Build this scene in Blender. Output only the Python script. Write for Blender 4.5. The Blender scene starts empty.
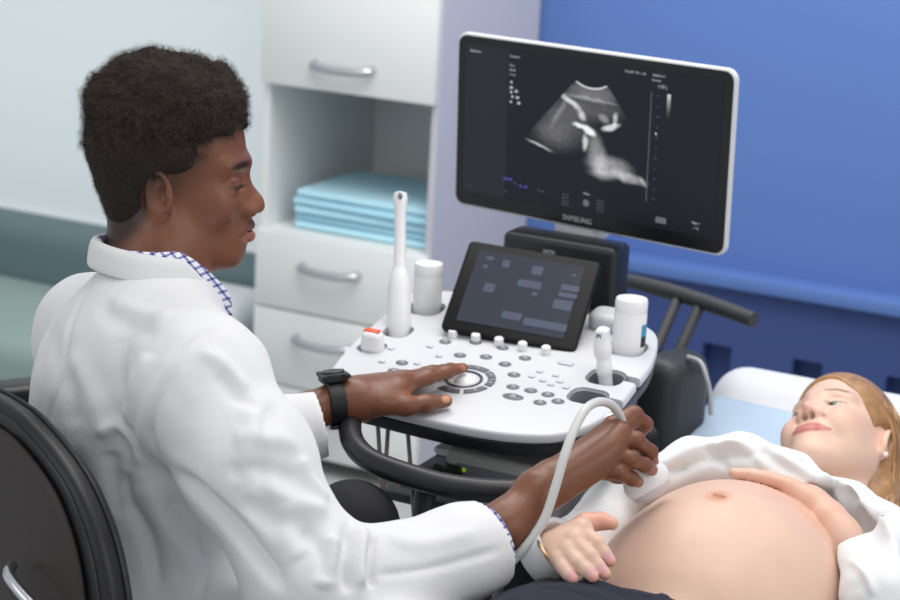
import bpy, bmesh, math, random
import numpy as np
from mathutils import Vector, Matrix, Quaternion
from mathutils.bvhtree import BVHTree
random.seed(7); RNG = np.random.default_rng(11)
SC = bpy.context.scene
COL = SC.collection
# ------------------------------------------------------------------ camera
FPX = 2000.0; PITCH = math.radians(15); ROLL = math.radians(3.2); YAW = math.radians(26)
CAM = np.array([0, 0, 1.75])
c_f = np.array([0, math.cos(PITCH), -math.sin(PITCH)])
_r0 = np.array([1., 0, 0]); _u0 = np.array([0, math.sin(PITCH), math.cos(PITCH)])
c_r = math.cos(ROLL)*_r0 + math.sin(ROLL)*_u0
c_u = -math.sin(ROLL)*_r0 + math.cos(ROLL)*_u0
ex = np.array([math.cos(YAW), -math.sin(YAW), 0]); ey = np.array([math.sin(YAW), math.cos(YAW), 0]); ez = np.array([0, 0, 1.])
def ray(x, y): return c_f + (x-450)/FPX*c_r - (y-300)/FPX*c_u
def P(x, y, d): return CAM + d*ray(x, y)
def wr(u, v, z): return u*ex + v*ey + z*ez          # room frame (u along the back wall, v towards it)
def rm(w): w = np.asarray(w); return np.array([w@ex, w@ey, w[2]])
def onplane(x, y, O, n):
    r = ray(x, y); return CAM + ((O-CAM)@n)/(r@n)*r
def nrm(v): v = np.asarray(v, float); return v/np.linalg.norm(v)
cd = bpy.data.cameras.new('camera'); cam = bpy.data.objects.new('camera', cd); COL.objects.link(cam)
cam.matrix_world = Matrix(((c_r[0], c_u[0], -c_f[0], CAM[0]), (c_r[1], c_u[1], -c_f[1], CAM[1]), (c_r[2], c_u[2], -c_f[2], CAM[2]), (0, 0, 0, 1)))
cd.sensor_width = 36; cd.lens = 80; cd.clip_start = .05; cd.clip_end = 50
cd.dof.use_dof = True; cd.dof.focus_distance = 2.62; cd.dof.aperture_fstop = 5.0
SC.camera = cam
# ------------------------------------------------------------------ objects
def link(o, parent=None):
    COL.objects.link(o)
    if parent is not None:
        o.parent = parent
        o.matrix_parent_inverse = parent.matrix_world.inverted() if False else Matrix.Identity(4)
    return o
def tag(o, label=None, cat=None, group=None, kind=None):
    if label: o['label'] = label
    if cat: o['category'] = cat
    if group: o['group'] = group
    if kind: o['kind'] = kind
    return o
WM = {}   # world matrices of empties / things
def empty(name, loc, rotz=0.0, parent=None, rot=None):
    o = bpy.data.objects.new(name, None); o.empty_display_size = .05
    M = Matrix.Translation(Vector(loc)) @ (rot.to_4x4() if rot is not None else Matrix.Rotation(rotz, 4, 'Z'))
    COL.objects.link(o)
    WM[o.name] = M
    if parent is not None:
        o.parent = parent; o.matrix_local = WM[parent.name].inverted() @ M
    else: o.matrix_world = M
    return o
def mkmesh(name, V, Fc, mat, parent=None, smooth=True, origin=None, col=None, mats=None, midx=None):
    """V in world coordinates; the object's own origin is put at its middle."""
    V = np.asarray(V, float)
    if origin is None: origin = (V.min(0)+V.max(0))/2
    M = Matrix.Translation(Vector(origin))
    L = V - np.asarray(origin)
    me = bpy.data.meshes.new(name)
    me.from_pydata(L.tolist(), [], Fc if isinstance(Fc, list) else Fc.tolist())
    me.update()
    if smooth:
        me.polygons.foreach_set('use_smooth', [True]*len(me.polygons))
    for m in (mats or [mat]): me.materials.append(m)
    if midx is not None: me.polygons.foreach_set('material_index', list(map(int, midx)))
    if col is not None:
        a = me.color_attributes.new('Col', 'FLOAT_COLOR', 'POINT')
        c4 = np.ones((len(V), 4)); c4[:, :3] = col
        a.data.foreach_set('color', c4.ravel())
    o = bpy.data.objects.new(name, me); COL.objects.link(o)
    WM[o.name] = M
    if parent is not None:
        o.parent = parent; o.matrix_local = WM[parent.name].inverted() @ M
    else: o.matrix_world = M
    return o
class MB:
    """collects shapes (in a local frame R,T) into one mesh"""
    def __init__(s, O=(0, 0, 0), X=(1, 0, 0), Y=(0, 1, 0), Z=None):
        s.O = np.asarray(O, float); X = nrm(X); Y = nrm(Y); Z = nrm(np.cross(X, Y)) if Z is None else nrm(Z)
        s.R = np.stack([X, Y, Z], 1); s.V = []; s.F = []; s.mi = []; s.m = 0
    def add(s, V, Fc):
        V = np.asarray(V, float)@s.R.T + s.O
        n = sum(len(a) for a in s.V)
        s.V.append(V); s.F += [tuple(i+n for i in f) for f in Fc]; s.mi += [s.m]*len(Fc)
        return s
    def box(s, c, size, bev=0.0, seg=2):
        bm = bmesh.new(); bmesh.ops.create_cube(bm, size=1)
        bmesh.ops.scale(bm, vec=Vector(size), verts=bm.verts)
        if bev > 0: bmesh.ops.bevel(bm, geom=bm.edges[:], offset=bev, segments=seg, affect='EDGES', profile=.5)
        V = np.array([v.co[:] for v in bm.verts]) + np.asarray(c); Fc = [[v.index for v in f.verts] for f in bm.faces]
        bm.free(); return s.add(V, Fc)
    def cyl(s, a, b, r1, r2=None, n=24, bev=0.0, cap=True):
        r2 = r1 if r2 is None else r2
        a = np.asarray(a, float); b = np.asarray(b, float); L = np.linalg.norm(b-a)
        prof = [(0, 0), (r1-bev, 0)] + ([(r1, bev)] if bev else []) + ([(r2, L-bev)] if bev else []) + [(r2-bev, L), (0, L)]
        if not cap: prof = prof[1:-1]
        return s.lathe(prof, a, nrm(b-a), n)
    def lathe(s, prof, base, axis, n=32):
        axis = nrm(axis); t = nrm(np.cross(axis, (0.3, .9, .2) if abs(axis[2]) > .9 else (0, 0, 1))); b2 = np.cross(axis, t)
        V = []; Fc = []
        for (r, h) in prof:
            for k in range(n):
                a = 2*math.pi*k/n
                V.append(np.asarray(base)+axis*h+(t*math.cos(a)+b2*math.sin(a))*max(r, 1e-5))
        for i in range(len(prof)-1):
            for k in range(n):
                k2 = (k+1) % n
                Fc.append((i*n+k, i*n+k2, (i+1)*n+k2, (i+1)*n+k))
        return s.add(V, Fc)
    def tube(s, pts, r, n=12, ell=None, spl=0, closed=False, cap=True):
        pts = np.asarray(pts, float); rr = np.full(len(pts), r) if np.isscalar(r) else np.asarray(r, float)
        if spl:
            pts, rr = catmull(pts, rr, spl)
        m = len(pts); V = []; Fc = []
        T = np.gradient(pts, axis=0); T /= np.linalg.norm(T, axis=1)[:, None]
        N = nrm(np.cross(T[0], (0, 0, 1) if abs(T[0][2]) < .9 else (1, 0, 0)))
        for i in range(m):
            N = N - T[i]*(N@T[i]); N = nrm(N); B = np.cross(T[i], N)
            for k in range(n):
                a = 2*math.pi*k/n
                V.append(pts[i] + rr[i]*(N*math.cos(a)*(ell or 1) + B*math.sin(a)))
        for i in range(m-1):
            for k in range(n):
                k2 = (k+1) % n; Fc.append((i*n+k, i*n+k2, (i+1)*n+k2, (i+1)*n+k))
        if cap: Fc.append(tuple(range(n))[::-1]); Fc.append(tuple((m-1)*n+k for k in range(n)))
        return s.add(V, Fc)
    def prism(s, poly, z0, z1, bev=0.0, seg=3):
        bm = bmesh.new()
        vs = [bm.verts.new((p[0], p[1], z0)) for p in poly]
        f = bm.faces.new(vs)
        if f.normal.z > 0 or True:
            bm.normal_update()
            if f.normal.z > 0: f.normal_flip()
        r = bmesh.ops.extrude_face_region(bm, geom=[f])
        nv = [g for g in r['geom'] if isinstance(g, bmesh.types.BMVert)]
        for v in nv: v.co.z = z1
        bm.normal_update()
        if bev > 0:
            es = [e for e in bm.edges if abs(e.verts[0].co.z-e.verts[1].co.z) < 1e-6]
            bmesh.ops.bevel(bm, geom=es, offset=bev, segments=seg, affect='EDGES', profile=.5, clamp_overlap=True)
        bmesh.ops.recalc_face_normals(bm, faces=bm.faces[:]); bm.verts.index_update()
        V = np.array([v.co[:] for v in bm.verts]); Fc = [[v.index for v in f.verts] for f in bm.faces]
        bm.free(); return s.add(V, Fc)
    def ball(s, c, r, n=20):
        r = (r, r, r) if np.isscalar(r) else r
        V = []; Fc = []; m = n//2
        for i in range(m+1):
            for k in range(n):
                th = math.pi*i/m; a = 2*math.pi*k/n
                V.append((c[0]+r[0]*max(math.sin(th), 1e-4)*math.cos(a), c[1]+r[1]*max(math.sin(th), 1e-4)*math.sin(a), c[2]+r[2]*math.cos(th)))
        for i in range(m):
            for k in range(n): Fc.append((i*n+k, (i+1)*n+k, (i+1)*n+(k+1) % n, i*n+(k+1) % n))
        return s.add(V, Fc)
    def build(s, name, mat, parent=None, smooth=True, origin=None, sharp=40):
        V = np.concatenate(s.V)
        mats = mat if isinstance(mat, list) else [mat]
        o = mkmesh(name, V, s.F, None, parent, smooth, origin, mats=mats, midx=s.mi)
        if smooth: 
            try: o.data.set_sharp_from_angle(angle=math.radians(sharp))
            except Exception: pass
        return o
def catmull(pts, rr, k):
    pts = np.asarray(pts, float); n = len(pts); out = []; ro = []
    for i in range(n-1):
        p0 = pts[max(i-1, 0)]; p1 = pts[i]; p2 = pts[i+1]; p3 = pts[min(i+2, n-1)]
        for j in range(k):
            t = j/k
            out.append(.5*((2*p1)+(-p0+p2)*t+(2*p0-5*p1+4*p2-p3)*t*t+(-p0+3*p1-3*p2+p3)*t**3)); ro.append(rr[i]*(1-t)+rr[i+1]*t)
    out.append(pts[-1]); ro.append(rr[-1]); return np.array(out), np.array(ro)
def smooth_poly(poly, k=5):
    poly = [np.asarray(p, float) for p in poly]; n = len(poly); out = []
    for i in range(n):
        p0, p1, p2, p3 = poly[i-1], poly[i], poly[(i+1) % n], poly[(i+2) % n]
        for j in range(k):
            t = j/k; out.append(.5*((2*p1)+(-p0+p2)*t+(2*p0-5*p1+4*p2-p3)*t*t+(-p0+3*p1-3*p2+p3)*t**3))
    return out
def rrect(w, h, r, n=5, cx=0, cy=0):
    out = []
    for (sx, sy, a0) in ((1, 1, 0), (-1, 1, 90), (-1, -1, 180), (1, -1, 270)):
        for k in range(n+1):
            a = math.radians(a0+90*k/n); out.append((cx+sx*(w/2-r)+r*math.cos(a), cy+sy*(h/2-r)+r*math.sin(a)))
    return out
# ------------------------------------------------------------------ materials
def lin(c):
    if isinstance(c, str): c = tuple(int(c[i:i+2], 16) for i in (0, 2, 4))
    return tuple((x/255/12.92 if x/255 <= .04045 else ((x/255+.055)/1.055)**2.4) for x in c)
def mat(name, c=(200, 200, 200), rough=.5, metal=0, bump=0, bscale=60, var=0, vscale=8, attr=False, sss=0, sssr=(1, .3, .2), emit=None, estr=0, coat=0, spec=.5, trans=0, bdist=.002, sheen=0, detail=4, ior=1.45):
    m = bpy.data.materials.new(name); m.use_nodes = True; nt = m.node_tree; b = nt.nodes['Principled BSDF']
    rgb = lin(c)
    b.inputs['Base Color'].default_value = (*rgb, 1); b.inputs['Roughness'].default_value = rough; b.inputs['Metallic'].default_value = metal
    b.inputs['Specular IOR Level'].default_value = spec; b.inputs['Coat Weight'].default_value = coat; b.inputs['IOR'].default_value = ior
    b.inputs['Transmission Weight'].default_value = trans; b.inputs['Sheen Weight'].default_value = sheen
    tc = nt.nodes.new('ShaderNodeTexCoord')
    src = None
    if attr:
        a = nt.nodes.new('ShaderNodeAttribute'); a.attribute_name = 'Col'; src = a.outputs['Color']
    if var:
        n = nt.nodes.new('ShaderNodeTexNoise'); n.inputs['Scale'].default_value = vscale; n.inputs['Detail'].default_value = 5
        nt.links.new(tc.outputs['Object'], n.inputs['Vector'])
        mr = nt.nodes.new('ShaderNodeMapRange'); mr.inputs[1].default_value = .3; mr.inputs[2].default_value = .7; mr.inputs[3].default_value = 1-var; mr.inputs[4].default_value = 1+var
        nt.links.new(n.outputs['Fac'], mr.inputs[0])
        mx = nt.nodes.new('ShaderNodeVectorMath'); mx.operation = 'SCALE'
        if src is not None: nt.links.new(src, mx.inputs[0])
        else: mx.inputs[0].default_value = rgb
        nt.links.new(mr.outputs[0], mx.inputs['Scale']); src = mx.outputs[0]
    if src is not None: nt.links.new(src, b.inputs['Base Color'])
    if sss:
        b.inputs['Subsurface Weight'].default_value = sss; b.inputs['Subsurface Radius'].default_value = sssr; b.inputs['Subsurface Scale'].default_value = .008
    if bump:
        n2 = nt.nodes.new('ShaderNodeTexNoise'); n2.inputs['Scale'].default_value = bscale; n2.inputs['Detail'].default_value = detail
        nt.links.new(tc.outputs['Object'], n2.inputs['Vector'])
        bp = nt.nodes.new('ShaderNodeBump'); bp.inputs['Strength'].default_value = bump; bp.inputs['Distance'].default_value = bdist
        nt.links.new(n2.outputs['Fac'], bp.inputs['Height']); nt.links.new(bp.outputs[0], b.inputs['Normal'])
    if emit is not None:
        b.inputs['Emission Color'].default_value = (*lin(emit), 1); b.inputs['Emission Strength'].default_value = estr
    return m
# ------------------------------------------------------------------ smooth solids (sparse surface nets)
def rotm(axis, ang):
    return np.array(Matrix.Rotation(ang, 3, Vector(axis)))
class Solid:
    def __init__(s): s.ops = []; s.R = np.eye(3); s.T = np.zeros(3); s.S = 1.0; s.k = .01; s.g = 0
    def frame(s, R, T, S=1.0): s.R = np.asarray(R); s.T = np.asarray(T, float); s.S = S; return s
    def w(s, p): return s.T + s.S*(s.R@np.asarray(p, float))
    def ell(s, c, r, k=None, R=None, m='+'):
        RR = s.R if R is None else s.R@R
        s.ops.append((m, 'e', s.w(c), RR, np.asarray(r, float)*s.S, s.k if k is None else k, s.g)); return s
    def cap(s, a, b, ra, rb=None, k=None, m='+', flat=None):
        rb = ra if rb is None else rb
        fl = None
        if flat is not None: fl = (s.R@nrm(flat[0]), flat[1])   # (direction, factor): thinner along direction
        s.ops.append((m, 'c', s.w(a), s.w(b), (ra*s.S, rb*s.S, fl), s.k if k is None else k, s.g)); return s
    def chain(s, pts, rs, k=None, m='+', flat=None):
        for i in range(len(pts)-1): s.cap(pts[i], pts[i+1], rs[i], rs[i+1], k, m, flat)
        return s
    def box(s, c, h, r=.005, k=None, R=None, m='+'):
        RR = s.R if R is None else s.R@R
        s.ops.append((m, 'b', s.w(c), RR, (np.asarray(h, float)*s.S, r*s.S), s.k if k is None else k, s.g)); return s
    def half(s, c, n, k=None, m='-'):      # half space on the side n points to
        s.ops.append((m, 'h', s.w(c), s.R@nrm(n), None, s.k if k is None else k, s.g)); return s
    def prim(s, op, X):
        t = op[1]
        if t == 'e':
            q = (X-op[2])@op[3]; r = op[4]
            k0 = np.sqrt(((q/r)**2).sum(1)); k1 = np.sqrt(((q/r**2)**2).sum(1))+1e-9
            return k0*(k0-1)/k1
        if t == 'c':
            a, b, (ra, rb, fl) = op[2], op[3], op[4]; ab = b-a; pa = X-a
            h = np.clip((pa@ab)/(ab@ab+1e-12), 0, 1); q = pa-h[:, None]*ab
            if fl is not None:
                n, f = fl; qn = q@n; q = q + np.outer(qn*(1/f-1), n)
                return (np.sqrt((q*q).sum(1)) - (ra+(rb-ra)*h))*min(f*1.3, 1)
            return np.sqrt((q*q).sum(1)) - (ra+(rb-ra)*h)
        if t == 'b':
            q = np.abs((X-op[2])@op[3]) - (op[4][0]-op[4][1])
            return np.sqrt((np.maximum(q, 0)**2).sum(1)) + np.minimum(q.max(1), 0) - op[4][1]
        if t == 'h': return -(X-op[2])@op[3]
    def ev(s, X, idx=None, want=False):
        G = {}; al = []
        for i in (range(len(s.ops)) if idx is None else idx):
            op = s.ops[i]; d = s.prim(op, X); k = op[5]; D = G.get(op[6])
            if D is None: D = np.full(len(X), 9.0)
            if want: al.append(d)
            if op[0] == '+':
                if k > 0:
                    h = np.maximum(k-np.abs(D-d), 0)/k; D = np.minimum(D, d)-h*h*k*.25
                else: D = np.minimum(D, d)
            else:
                d = -d
                if k > 0:
                    h = np.maximum(k-np.abs(D-d), 0)/k; D = np.maximum(D, d)+h*h*k*.25
                else: D = np.maximum(D, d)
            G[op[6]] = D
        D = None
        for d in G.values():      # separate limbs meet with a crisp crease
            if D is None: D = d; continue
            k = .0022; h = np.maximum(k-np.abs(D-d), 0)/k; D = np.minimum(D, d)-h*h*k*.25
        if D is None: D = np.full(len(X), 9.0)
        return (D, al) if want else D
    def mesh(s, h, lo, hi, B=14):
        lo = np.asarray(lo, float); hi = np.asarray(hi, float); bs = B*h
        nb = np.ceil((hi-lo)/bs).astype(int); g = np.stack(np.meshgrid(*[np.arange(n) for n in nb], indexing='ij'), -1).reshape(-1, 3)
        cen = lo+(g+.5)*bs; D, al = s.ev(cen, want=True); al = np.array(al)
        hd = bs*.87; kmax = max(o[5] for o in s.ops)
        act = np.where(np.abs(D) < hd*1.5+kmax)[0]
        isadd = np.array([o[0] == '+' for o in s.ops])
        keys = []; pos = []; quads = []; NG = nb*B+2
        lc = np.stack(np.meshgrid(*[np.arange(B+1)]*3, indexing='ij'), -1).reshape(-1, 3)
        corner = [(i, j, k) for i in (0, 1) for j in (0, 1) for k in (0, 1)]
        def key(ii): return (ii[..., 0]*NG[1]+ii[..., 1])*NG[2]+ii[..., 2]
        for a in act:
            da = al[:, a]; dm = da[isadd].min()
            idx = [i for i in range(len(s.ops)) if (isadd[i] and da[i] < max(dm, 0)+2.2*hd+s.ops[i][5]+.01) or (not isadd[i] and da[i] < 1.6*hd+s.ops[i][5]+.01)]
            base = g[a]*B; X = lo+(base+lc)*h
            v = s.ev(X, idx).reshape(B+1, B+1, B+1)
            cs = [v[i:i+B, j:j+B, k:k+B] for (i, j, k) in corner]
            st = np.stack(cs, -1); neg = st < 0; msk = neg.any(-1) & ~neg.all(-1)
            if not msk.any(): continue
            ci = np.argwhere(msk); cv = st[msk]; acc = np.zeros((len(ci), 3)); cnt = np.zeros(len(ci))
            for p in range(8):
                for ax in range(3):
                    if corner[p][ax] == 0:
                        q = p + (4, 2, 1)[ax]; va = cv[:, p]; vb = cv[:, q]; cr = (va < 0) != (vb < 0)
                        t = np.where(cr, va/np.where(cr, va-vb, 1), 0)
                        e = np.array(corner[p], float)[None]+np.zeros((len(ci), 3)); e[:, ax] += t
                        acc += e*cr[:, None]; cnt += cr
            pv = lo+(base+ci+acc/cnt[:, None])*h
            keys.append(key(base+ci+1)); pos.append(pv)
            for ax in range(3):
                o1, o2 = [(1, 2), (2, 0), (0, 1)][ax]
                sl0 = [slice(0, B)]*3; sl1 = [slice(0, B)]*3; sl1[ax] = slice(1, B+1)
                va = v[tuple(sl0)]; vb = v[tuple(sl1)]; cr = (va < 0) != (vb < 0)
                pi = np.argwhere(cr)
                if len(pi) == 0: continue
                gi = base+pi+1; d1 = np.zeros(3, int); d1[o1] = 1; d2 = np.zeros(3, int); d2[o2] = 1
                q = np.stack([key(gi-d1-d2), key(gi-d2), key(gi), key(gi-d1)], 1)
                fl = (va[cr] >= 0); q[fl] = q[fl][:, ::-1]
                quads.append(q)
        keys = np.concatenate(keys); pos = np.concatenate(pos); quads = np.concatenate(quads)
        o = np.argsort(keys); ks = keys[o]; pos = pos[o]
        ii = np.searchsorted(ks, quads); ii = np.minimum(ii, len(ks)-1); ok = (ks[ii] == quads).all(1)
        return pos, ii[ok]
def vnormals(V, Q):
    n = np.cross(V[Q[:, 2]]-V[Q[:, 0]], V[Q[:, 3]]-V[Q[:, 1]]); N = np.zeros_like(V)
    for k in range(4): np.add.at(N, Q[:, k], n)
    return N/(np.linalg.norm(N, axis=1)[:, None]+1e-12)
def relax(V, Q, it=1, f=.5):
    for _ in range(it):
        S = np.zeros_like(V); c = np.zeros(len(V))
        for k in range(4):
            np.add.at(S, Q[:, k], V[Q[:, (k+1) % 4]]); np.add.at(c, Q[:, k], 1)
            np.add.at(S, Q[:, k], V[Q[:, k-1]]); np.add.at(c, Q[:, k], 1)
        V = V*(1-f)+f*S/np.maximum(c, 1)[:, None]
    return V
def keep_big(V, Q, minv=200):
    """drop tiny stray islands"""
    par = np.arange(len(V))
    for _ in range(200):
        m = par[Q].min(1); new = par.copy()
        for k in range(4): np.minimum.at(new, Q[:, k], m)
        new = new[new]
        if (new == par).all(): break
        par = new
    u, inv, c = np.unique(par, return_inverse=True, return_counts=True)
    ok = c[inv] >= minv; ren = np.cumsum(ok)-1
    return V[ok], ren[Q[ok[Q].all(1)]]
def vnoise(X, sc, seed=0):
    Y = X*sc+seed*17.3; i = np.floor(Y).astype(np.int64); f = Y-i; f = f*f*(3-2*f); out = 0
    def hsh(a):
        h = (a[:, 0]*374761393+a[:, 1]*668265263+a[:, 2]*2147483647+seed*9176) & 0xffffffff
        h = ((h ^ (h >> 13))*1274126177) & 0xffffffff; return ((h ^ (h >> 16)) & 0xffff)/65535.0
    for dx in (0, 1):
        for dy in (0, 1):
            for dz in (0, 1):
                wgt = (f[:, 0] if dx else 1-f[:, 0])*(f[:, 1] if dy else 1-f[:, 1])*(f[:, 2] if dz else 1-f[:, 2])
                out = out+wgt*hsh(i+np.array([dx, dy, dz]))
    return out*2-1
def sstep(a, b, x):
    t = np.clip((x-a)/(b-a), 0, 1); return t*t*(3-2*t)
def seg_dist(X, A, Bp):
    ab = Bp-A; h = np.clip(((X-A)@ab)/(ab@ab+1e-12), 0, 1); return np.linalg.norm(X-A-h[:, None]*ab, axis=1), h
def strokes(V, Q, lst):
    """press folds into cloth: each stroke = (pixel polyline, width, height); points found on the cloth itself"""
    N = vnormals(V, Q); bvh = BVHTree.FromPolygons(V.tolist(), Q.tolist()); D = np.zeros(len(V))
    for (pl, wd, amp) in lst:
        pts = []
        pl = [np.array(p, float) for p in pl]
        if len(pl) > 2: pl, _ = catmull(np.array(pl), np.zeros(len(pl)), 4)
        else: pl = [pl[0]+(pl[1]-pl[0])*t for t in np.linspace(0, 1, 5)]
        for p in pl:
            r = ray(p[0], p[1]); hit = bvh.ray_cast(Vector(CAM), Vector(nrm(r)))
            if hit[0] is not None: pts.append(np.array(hit[0]))
        if len(pts) < 2: continue
        A = np.array(pts); c = (A.min(0)+A.max(0))/2; rad = np.linalg.norm(A-c, axis=1).max()+3*wd
        near = np.where(np.linalg.norm(V-c, axis=1) < rad)[0]
        if len(near) == 0: continue
        best = np.full(len(near), 9.0); tt = np.zeros(len(near)); n = len(pts)-1
        for i in range(n):
            if np.linalg.norm(A[i+1]-A[i]) > .12: continue
            d, h = seg_dist(V[near], A[i], A[i+1]); up = d < best; best = np.where(up, d, best); tt = np.where(up, (i+h)/n, tt)
        tap = sstep(0, .2, tt)*(1-sstep(.8, 1, tt))*.85+.15
        D[near] += amp*tap*np.exp(-(best/wd)**2)*np.where(best < 8, 1, 0)
    return V+N*D[:, None]
def paint(V, base, lst):
    """albedo patches: (centre, R, radii, colour, soft)"""
    Cc = np.tile(np.array(lin(base)), (len(V), 1))
    for (c, R, r, colr, soft, st) in lst:
        if soft == 'cap':      # c, R = ends, r = radii
            d, h = seg_dist(V, np.asarray(c), np.asarray(R)); rl = r[0]+(r[1]-r[0])*h; w = (1-sstep(rl*.98, rl*1.22+.0006, d))*st
            Cc = Cc*(1-w[:, None])+np.array(lin(colr))*w[:, None]; continue
        q = (V-c)@R/np.asarray(r); d = np.sqrt((q*q).sum(1)); w = (1-sstep(1-soft, 1+soft, d))*st
        Cc = Cc*(1-w[:, None])+np.array(lin(colr))*w[:, None]
    return Cc
M = {}
M['eye_white'] = mat('eye_white', (186, 176, 168), .15)
M['black_gloss'] = mat('black_gloss', (12, 12, 14), .15)
M['iris_brown'] = mat('iris_brown', (50, 30, 18), .15)
M['iris_green'] = mat('iris_green', (98, 110, 96), .15)
M['skin_m'] = mat('skin_brown', attr=True, rough=.36, bump=.3, bscale=260, bdist=.0006, sss=.04, var=.06, vscale=30, spec=.45)
M['skin_f'] = mat('skin_fair', attr=True, rough=.45, bump=.15, bscale=260, bdist=.0004, sss=.08, var=.03, vscale=30)
M['coat'] = mat('coat_cloth', (224, 224, 225), .85, bump=.35, bscale=38, bdist=.004, detail=6, sheen=.1)
M['hair_m'] = mat('hair_black', (38, 32, 29), .8, bump=.8, bscale=220, bdist=.003, spec=.3)
M['hair_m2'] = mat('hair_black_curls', (72, 61, 54), .7, spec=.3)
M['navy_cloth'] = mat('navy_cloth', (24, 25, 32), .8, bump=.2, bscale=90)
M['rubber'] = mat('black_rubber', (24, 25, 27), .45)
M['dark_metal'] = mat('dark_metal', (60, 61, 64), .3, metal=.8)
def check_mat():
    m = mat('checked_cloth', (235, 236, 242), .8); nt = m.node_tree; b = nt.nodes['Principled BSDF']
    tc = nt.nodes.new('ShaderNodeTexCoord'); sep = nt.nodes.new('ShaderNodeSeparateXYZ'); nt.links.new(tc.outputs['Object'], sep.inputs[0])
    last = None
    outs = []
    for (a, bb, sc) in ((.8, .6, 1), (-.55, .83, 1)):
        v = nt.nodes.new('ShaderNodeVectorMath'); v.operation = 'DOT_PRODUCT'; v.inputs[1].default_value = (a*.9, .25, bb); nt.links.new(tc.outputs['Object'], v.inputs[0])
        mm = nt.nodes.new('ShaderNodeMath'); mm.operation = 'MULTIPLY'; mm.inputs[1].default_value = 105; nt.links.new(v.outputs['Value'], mm.inputs[0])
        fr = nt.nodes.new('ShaderNodeMath'); fr.operation = 'FRACT'; nt.links.new(mm.outputs[0], fr.inputs[0])
        lt = nt.nodes.new('ShaderNodeMath'); lt.operation = 'LESS_THAN'; lt.inputs[1].default_value = .34; nt.links.new(fr.outputs[0], lt.inputs[0]); outs.append(lt.outputs[0])
    ad = nt.nodes.new('ShaderNodeMath'); ad.operation = 'ADD'; nt.links.new(outs[0], ad.inputs[0]); nt.links.new(outs[1], ad.inputs[1])
    cr = nt.nodes.new('ShaderNodeValToRGB'); cr.color_ramp.interpolation = 'CONSTANT'
    e = cr.color_ramp.elements; e[0].position = 0; e[0].color = (*lin((236, 237, 244)), 1); e[1].position = .25; e[1].color = (*lin((140, 142, 190)), 1)
    e3 = cr.color_ramp.elements.new(.75); e3.color = (*lin((66, 64, 128)), 1)
    dv = nt.nodes.new('ShaderNodeMath'); dv.operation = 'MULTIPLY'; dv.inputs[1].default_value = .5; nt.links.new(ad.outputs[0], dv.inputs[0]); nt.links.new(dv.outputs[0], cr.inputs[0])
    nt.links.new(cr.outputs[0], b.inputs['Base Color']); return m
M['check'] = check_mat()
M['hair_f'] = mat('hair_light_brown', (158, 118, 78), .36, var=.28, vscale=60, spec=.5)
M['hair_f2'] = mat('hair_dark_blond', (134, 96, 62), .4)
M['hair_f3'] = mat('hair_blond', (186, 144, 100), .4)
M['shirt'] = mat('white_shirt_cloth', (226, 227, 228), .85, bump=.3, bscale=60, bdist=.003, detail=6)
M['denim'] = mat('dark_blue_denim', (27, 33, 48), .85, bump=.35, bscale=300, bdist=.001, var=.18, vscale=60)
M['pearl'] = mat('pearl', (230, 222, 212), .15)
M['gold'] = mat('pale_gold', (190, 160, 120), .25, metal=1)
M['white_plastic'] = mat('white_plastic', (206, 207, 211), .34, spec=.5)
M['ball_white'] = mat('glossy_white_plastic', (236, 236, 238), .22)
M['black_plastic'] = mat('black_plastic', (22, 23, 26), .4)
M['black_satin'] = mat('black_satin_plastic', (34, 35, 38), .38, bump=.1, bscale=500, bdist=.0005)
M['black_gloss2'] = mat('black_bezel', (20, 21, 23), .25)
M['cup_grey'] = mat('cup_grey', (120, 123, 130), .4)
M['key_grey'] = mat('key_grey', (98, 101, 108), .4)
M['key_dark'] = mat('key_dark', (58, 60, 66), .35)
M['key_light'] = mat('key_light_grey', (200, 202, 208), .3)
M['key_mark'] = mat('key_mark', (190, 192, 198), .4)
M['grey_rubber'] = mat('grey_rubber', (56, 57, 60), .6)
M['housing_grey'] = mat('housing_dark_grey', (54, 55, 57), .45)
M['cable_grey'] = mat('cable_grey', (176, 178, 180), .45)
M['cable_white'] = mat('cable_white', (206, 206, 204), .35)
M['cable_brown'] = mat('cable_taupe', (148, 142, 132), .5)
M['tablet_black'] = mat('tablet_black', (14, 14, 17), .5, spec=.25)
M['orange'] = mat('orange_plastic', (222, 84, 40), .4)
M['probe_face'] = mat('probe_grey_face', (206, 200, 204), .3)
M['logo_grey'] = mat('logo_silver', (176, 178, 182), .4)
M['tablet_screen'] = mat('tablet_screen', (26, 28, 36), .16, emit=(62, 67, 80), estr=.55)
M['icon_blue'] = mat('screen_icon', (40, 44, 56), .2, emit=(92, 101, 122), estr=.6)
M['txt'] = mat('screen_text', (20, 20, 24), .3, emit=(190, 192, 200), estr=.9)
M['txt_dim'] = mat('screen_text_dim', (20, 20, 24), .3, emit=(118, 120, 128), estr=.7)
M['txt_blue'] = mat('screen_text_blue', (20, 20, 30), .3, emit=(110, 100, 220), estr=.9)
for i in range(8): M['gs%d' % i] = mat('grey_step', (10, 10, 10), .3, emit=tuple([int(215-i*27)]*3), estr=.8)
M['label_black'] = mat('label_black', (30, 32, 38), .4)
M['label_cyan'] = mat('label_cyan', (60, 150, 190), .4)
M['floor'] = mat('floor_vinyl', (176, 178, 176), .45, var=.04, vscale=3)
M['wall_blue'] = mat('wall_paint_blue', (84, 115, 176), .6, var=.015, vscale=2, bump=.05, bscale=200)
M['wall_blue_low'] = mat('wall_paint_dark_blue', (50, 70, 122), .6, var=.02, vscale=3)
M['wall_grey'] = mat('wall_paint_pale', (206, 214, 218), .7)
M['white_paint'] = mat('white_paint', (226, 230, 232), .5)
M['cab_white'] = mat('cabinet_white_laminate', (226, 229, 228), .35)
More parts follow.
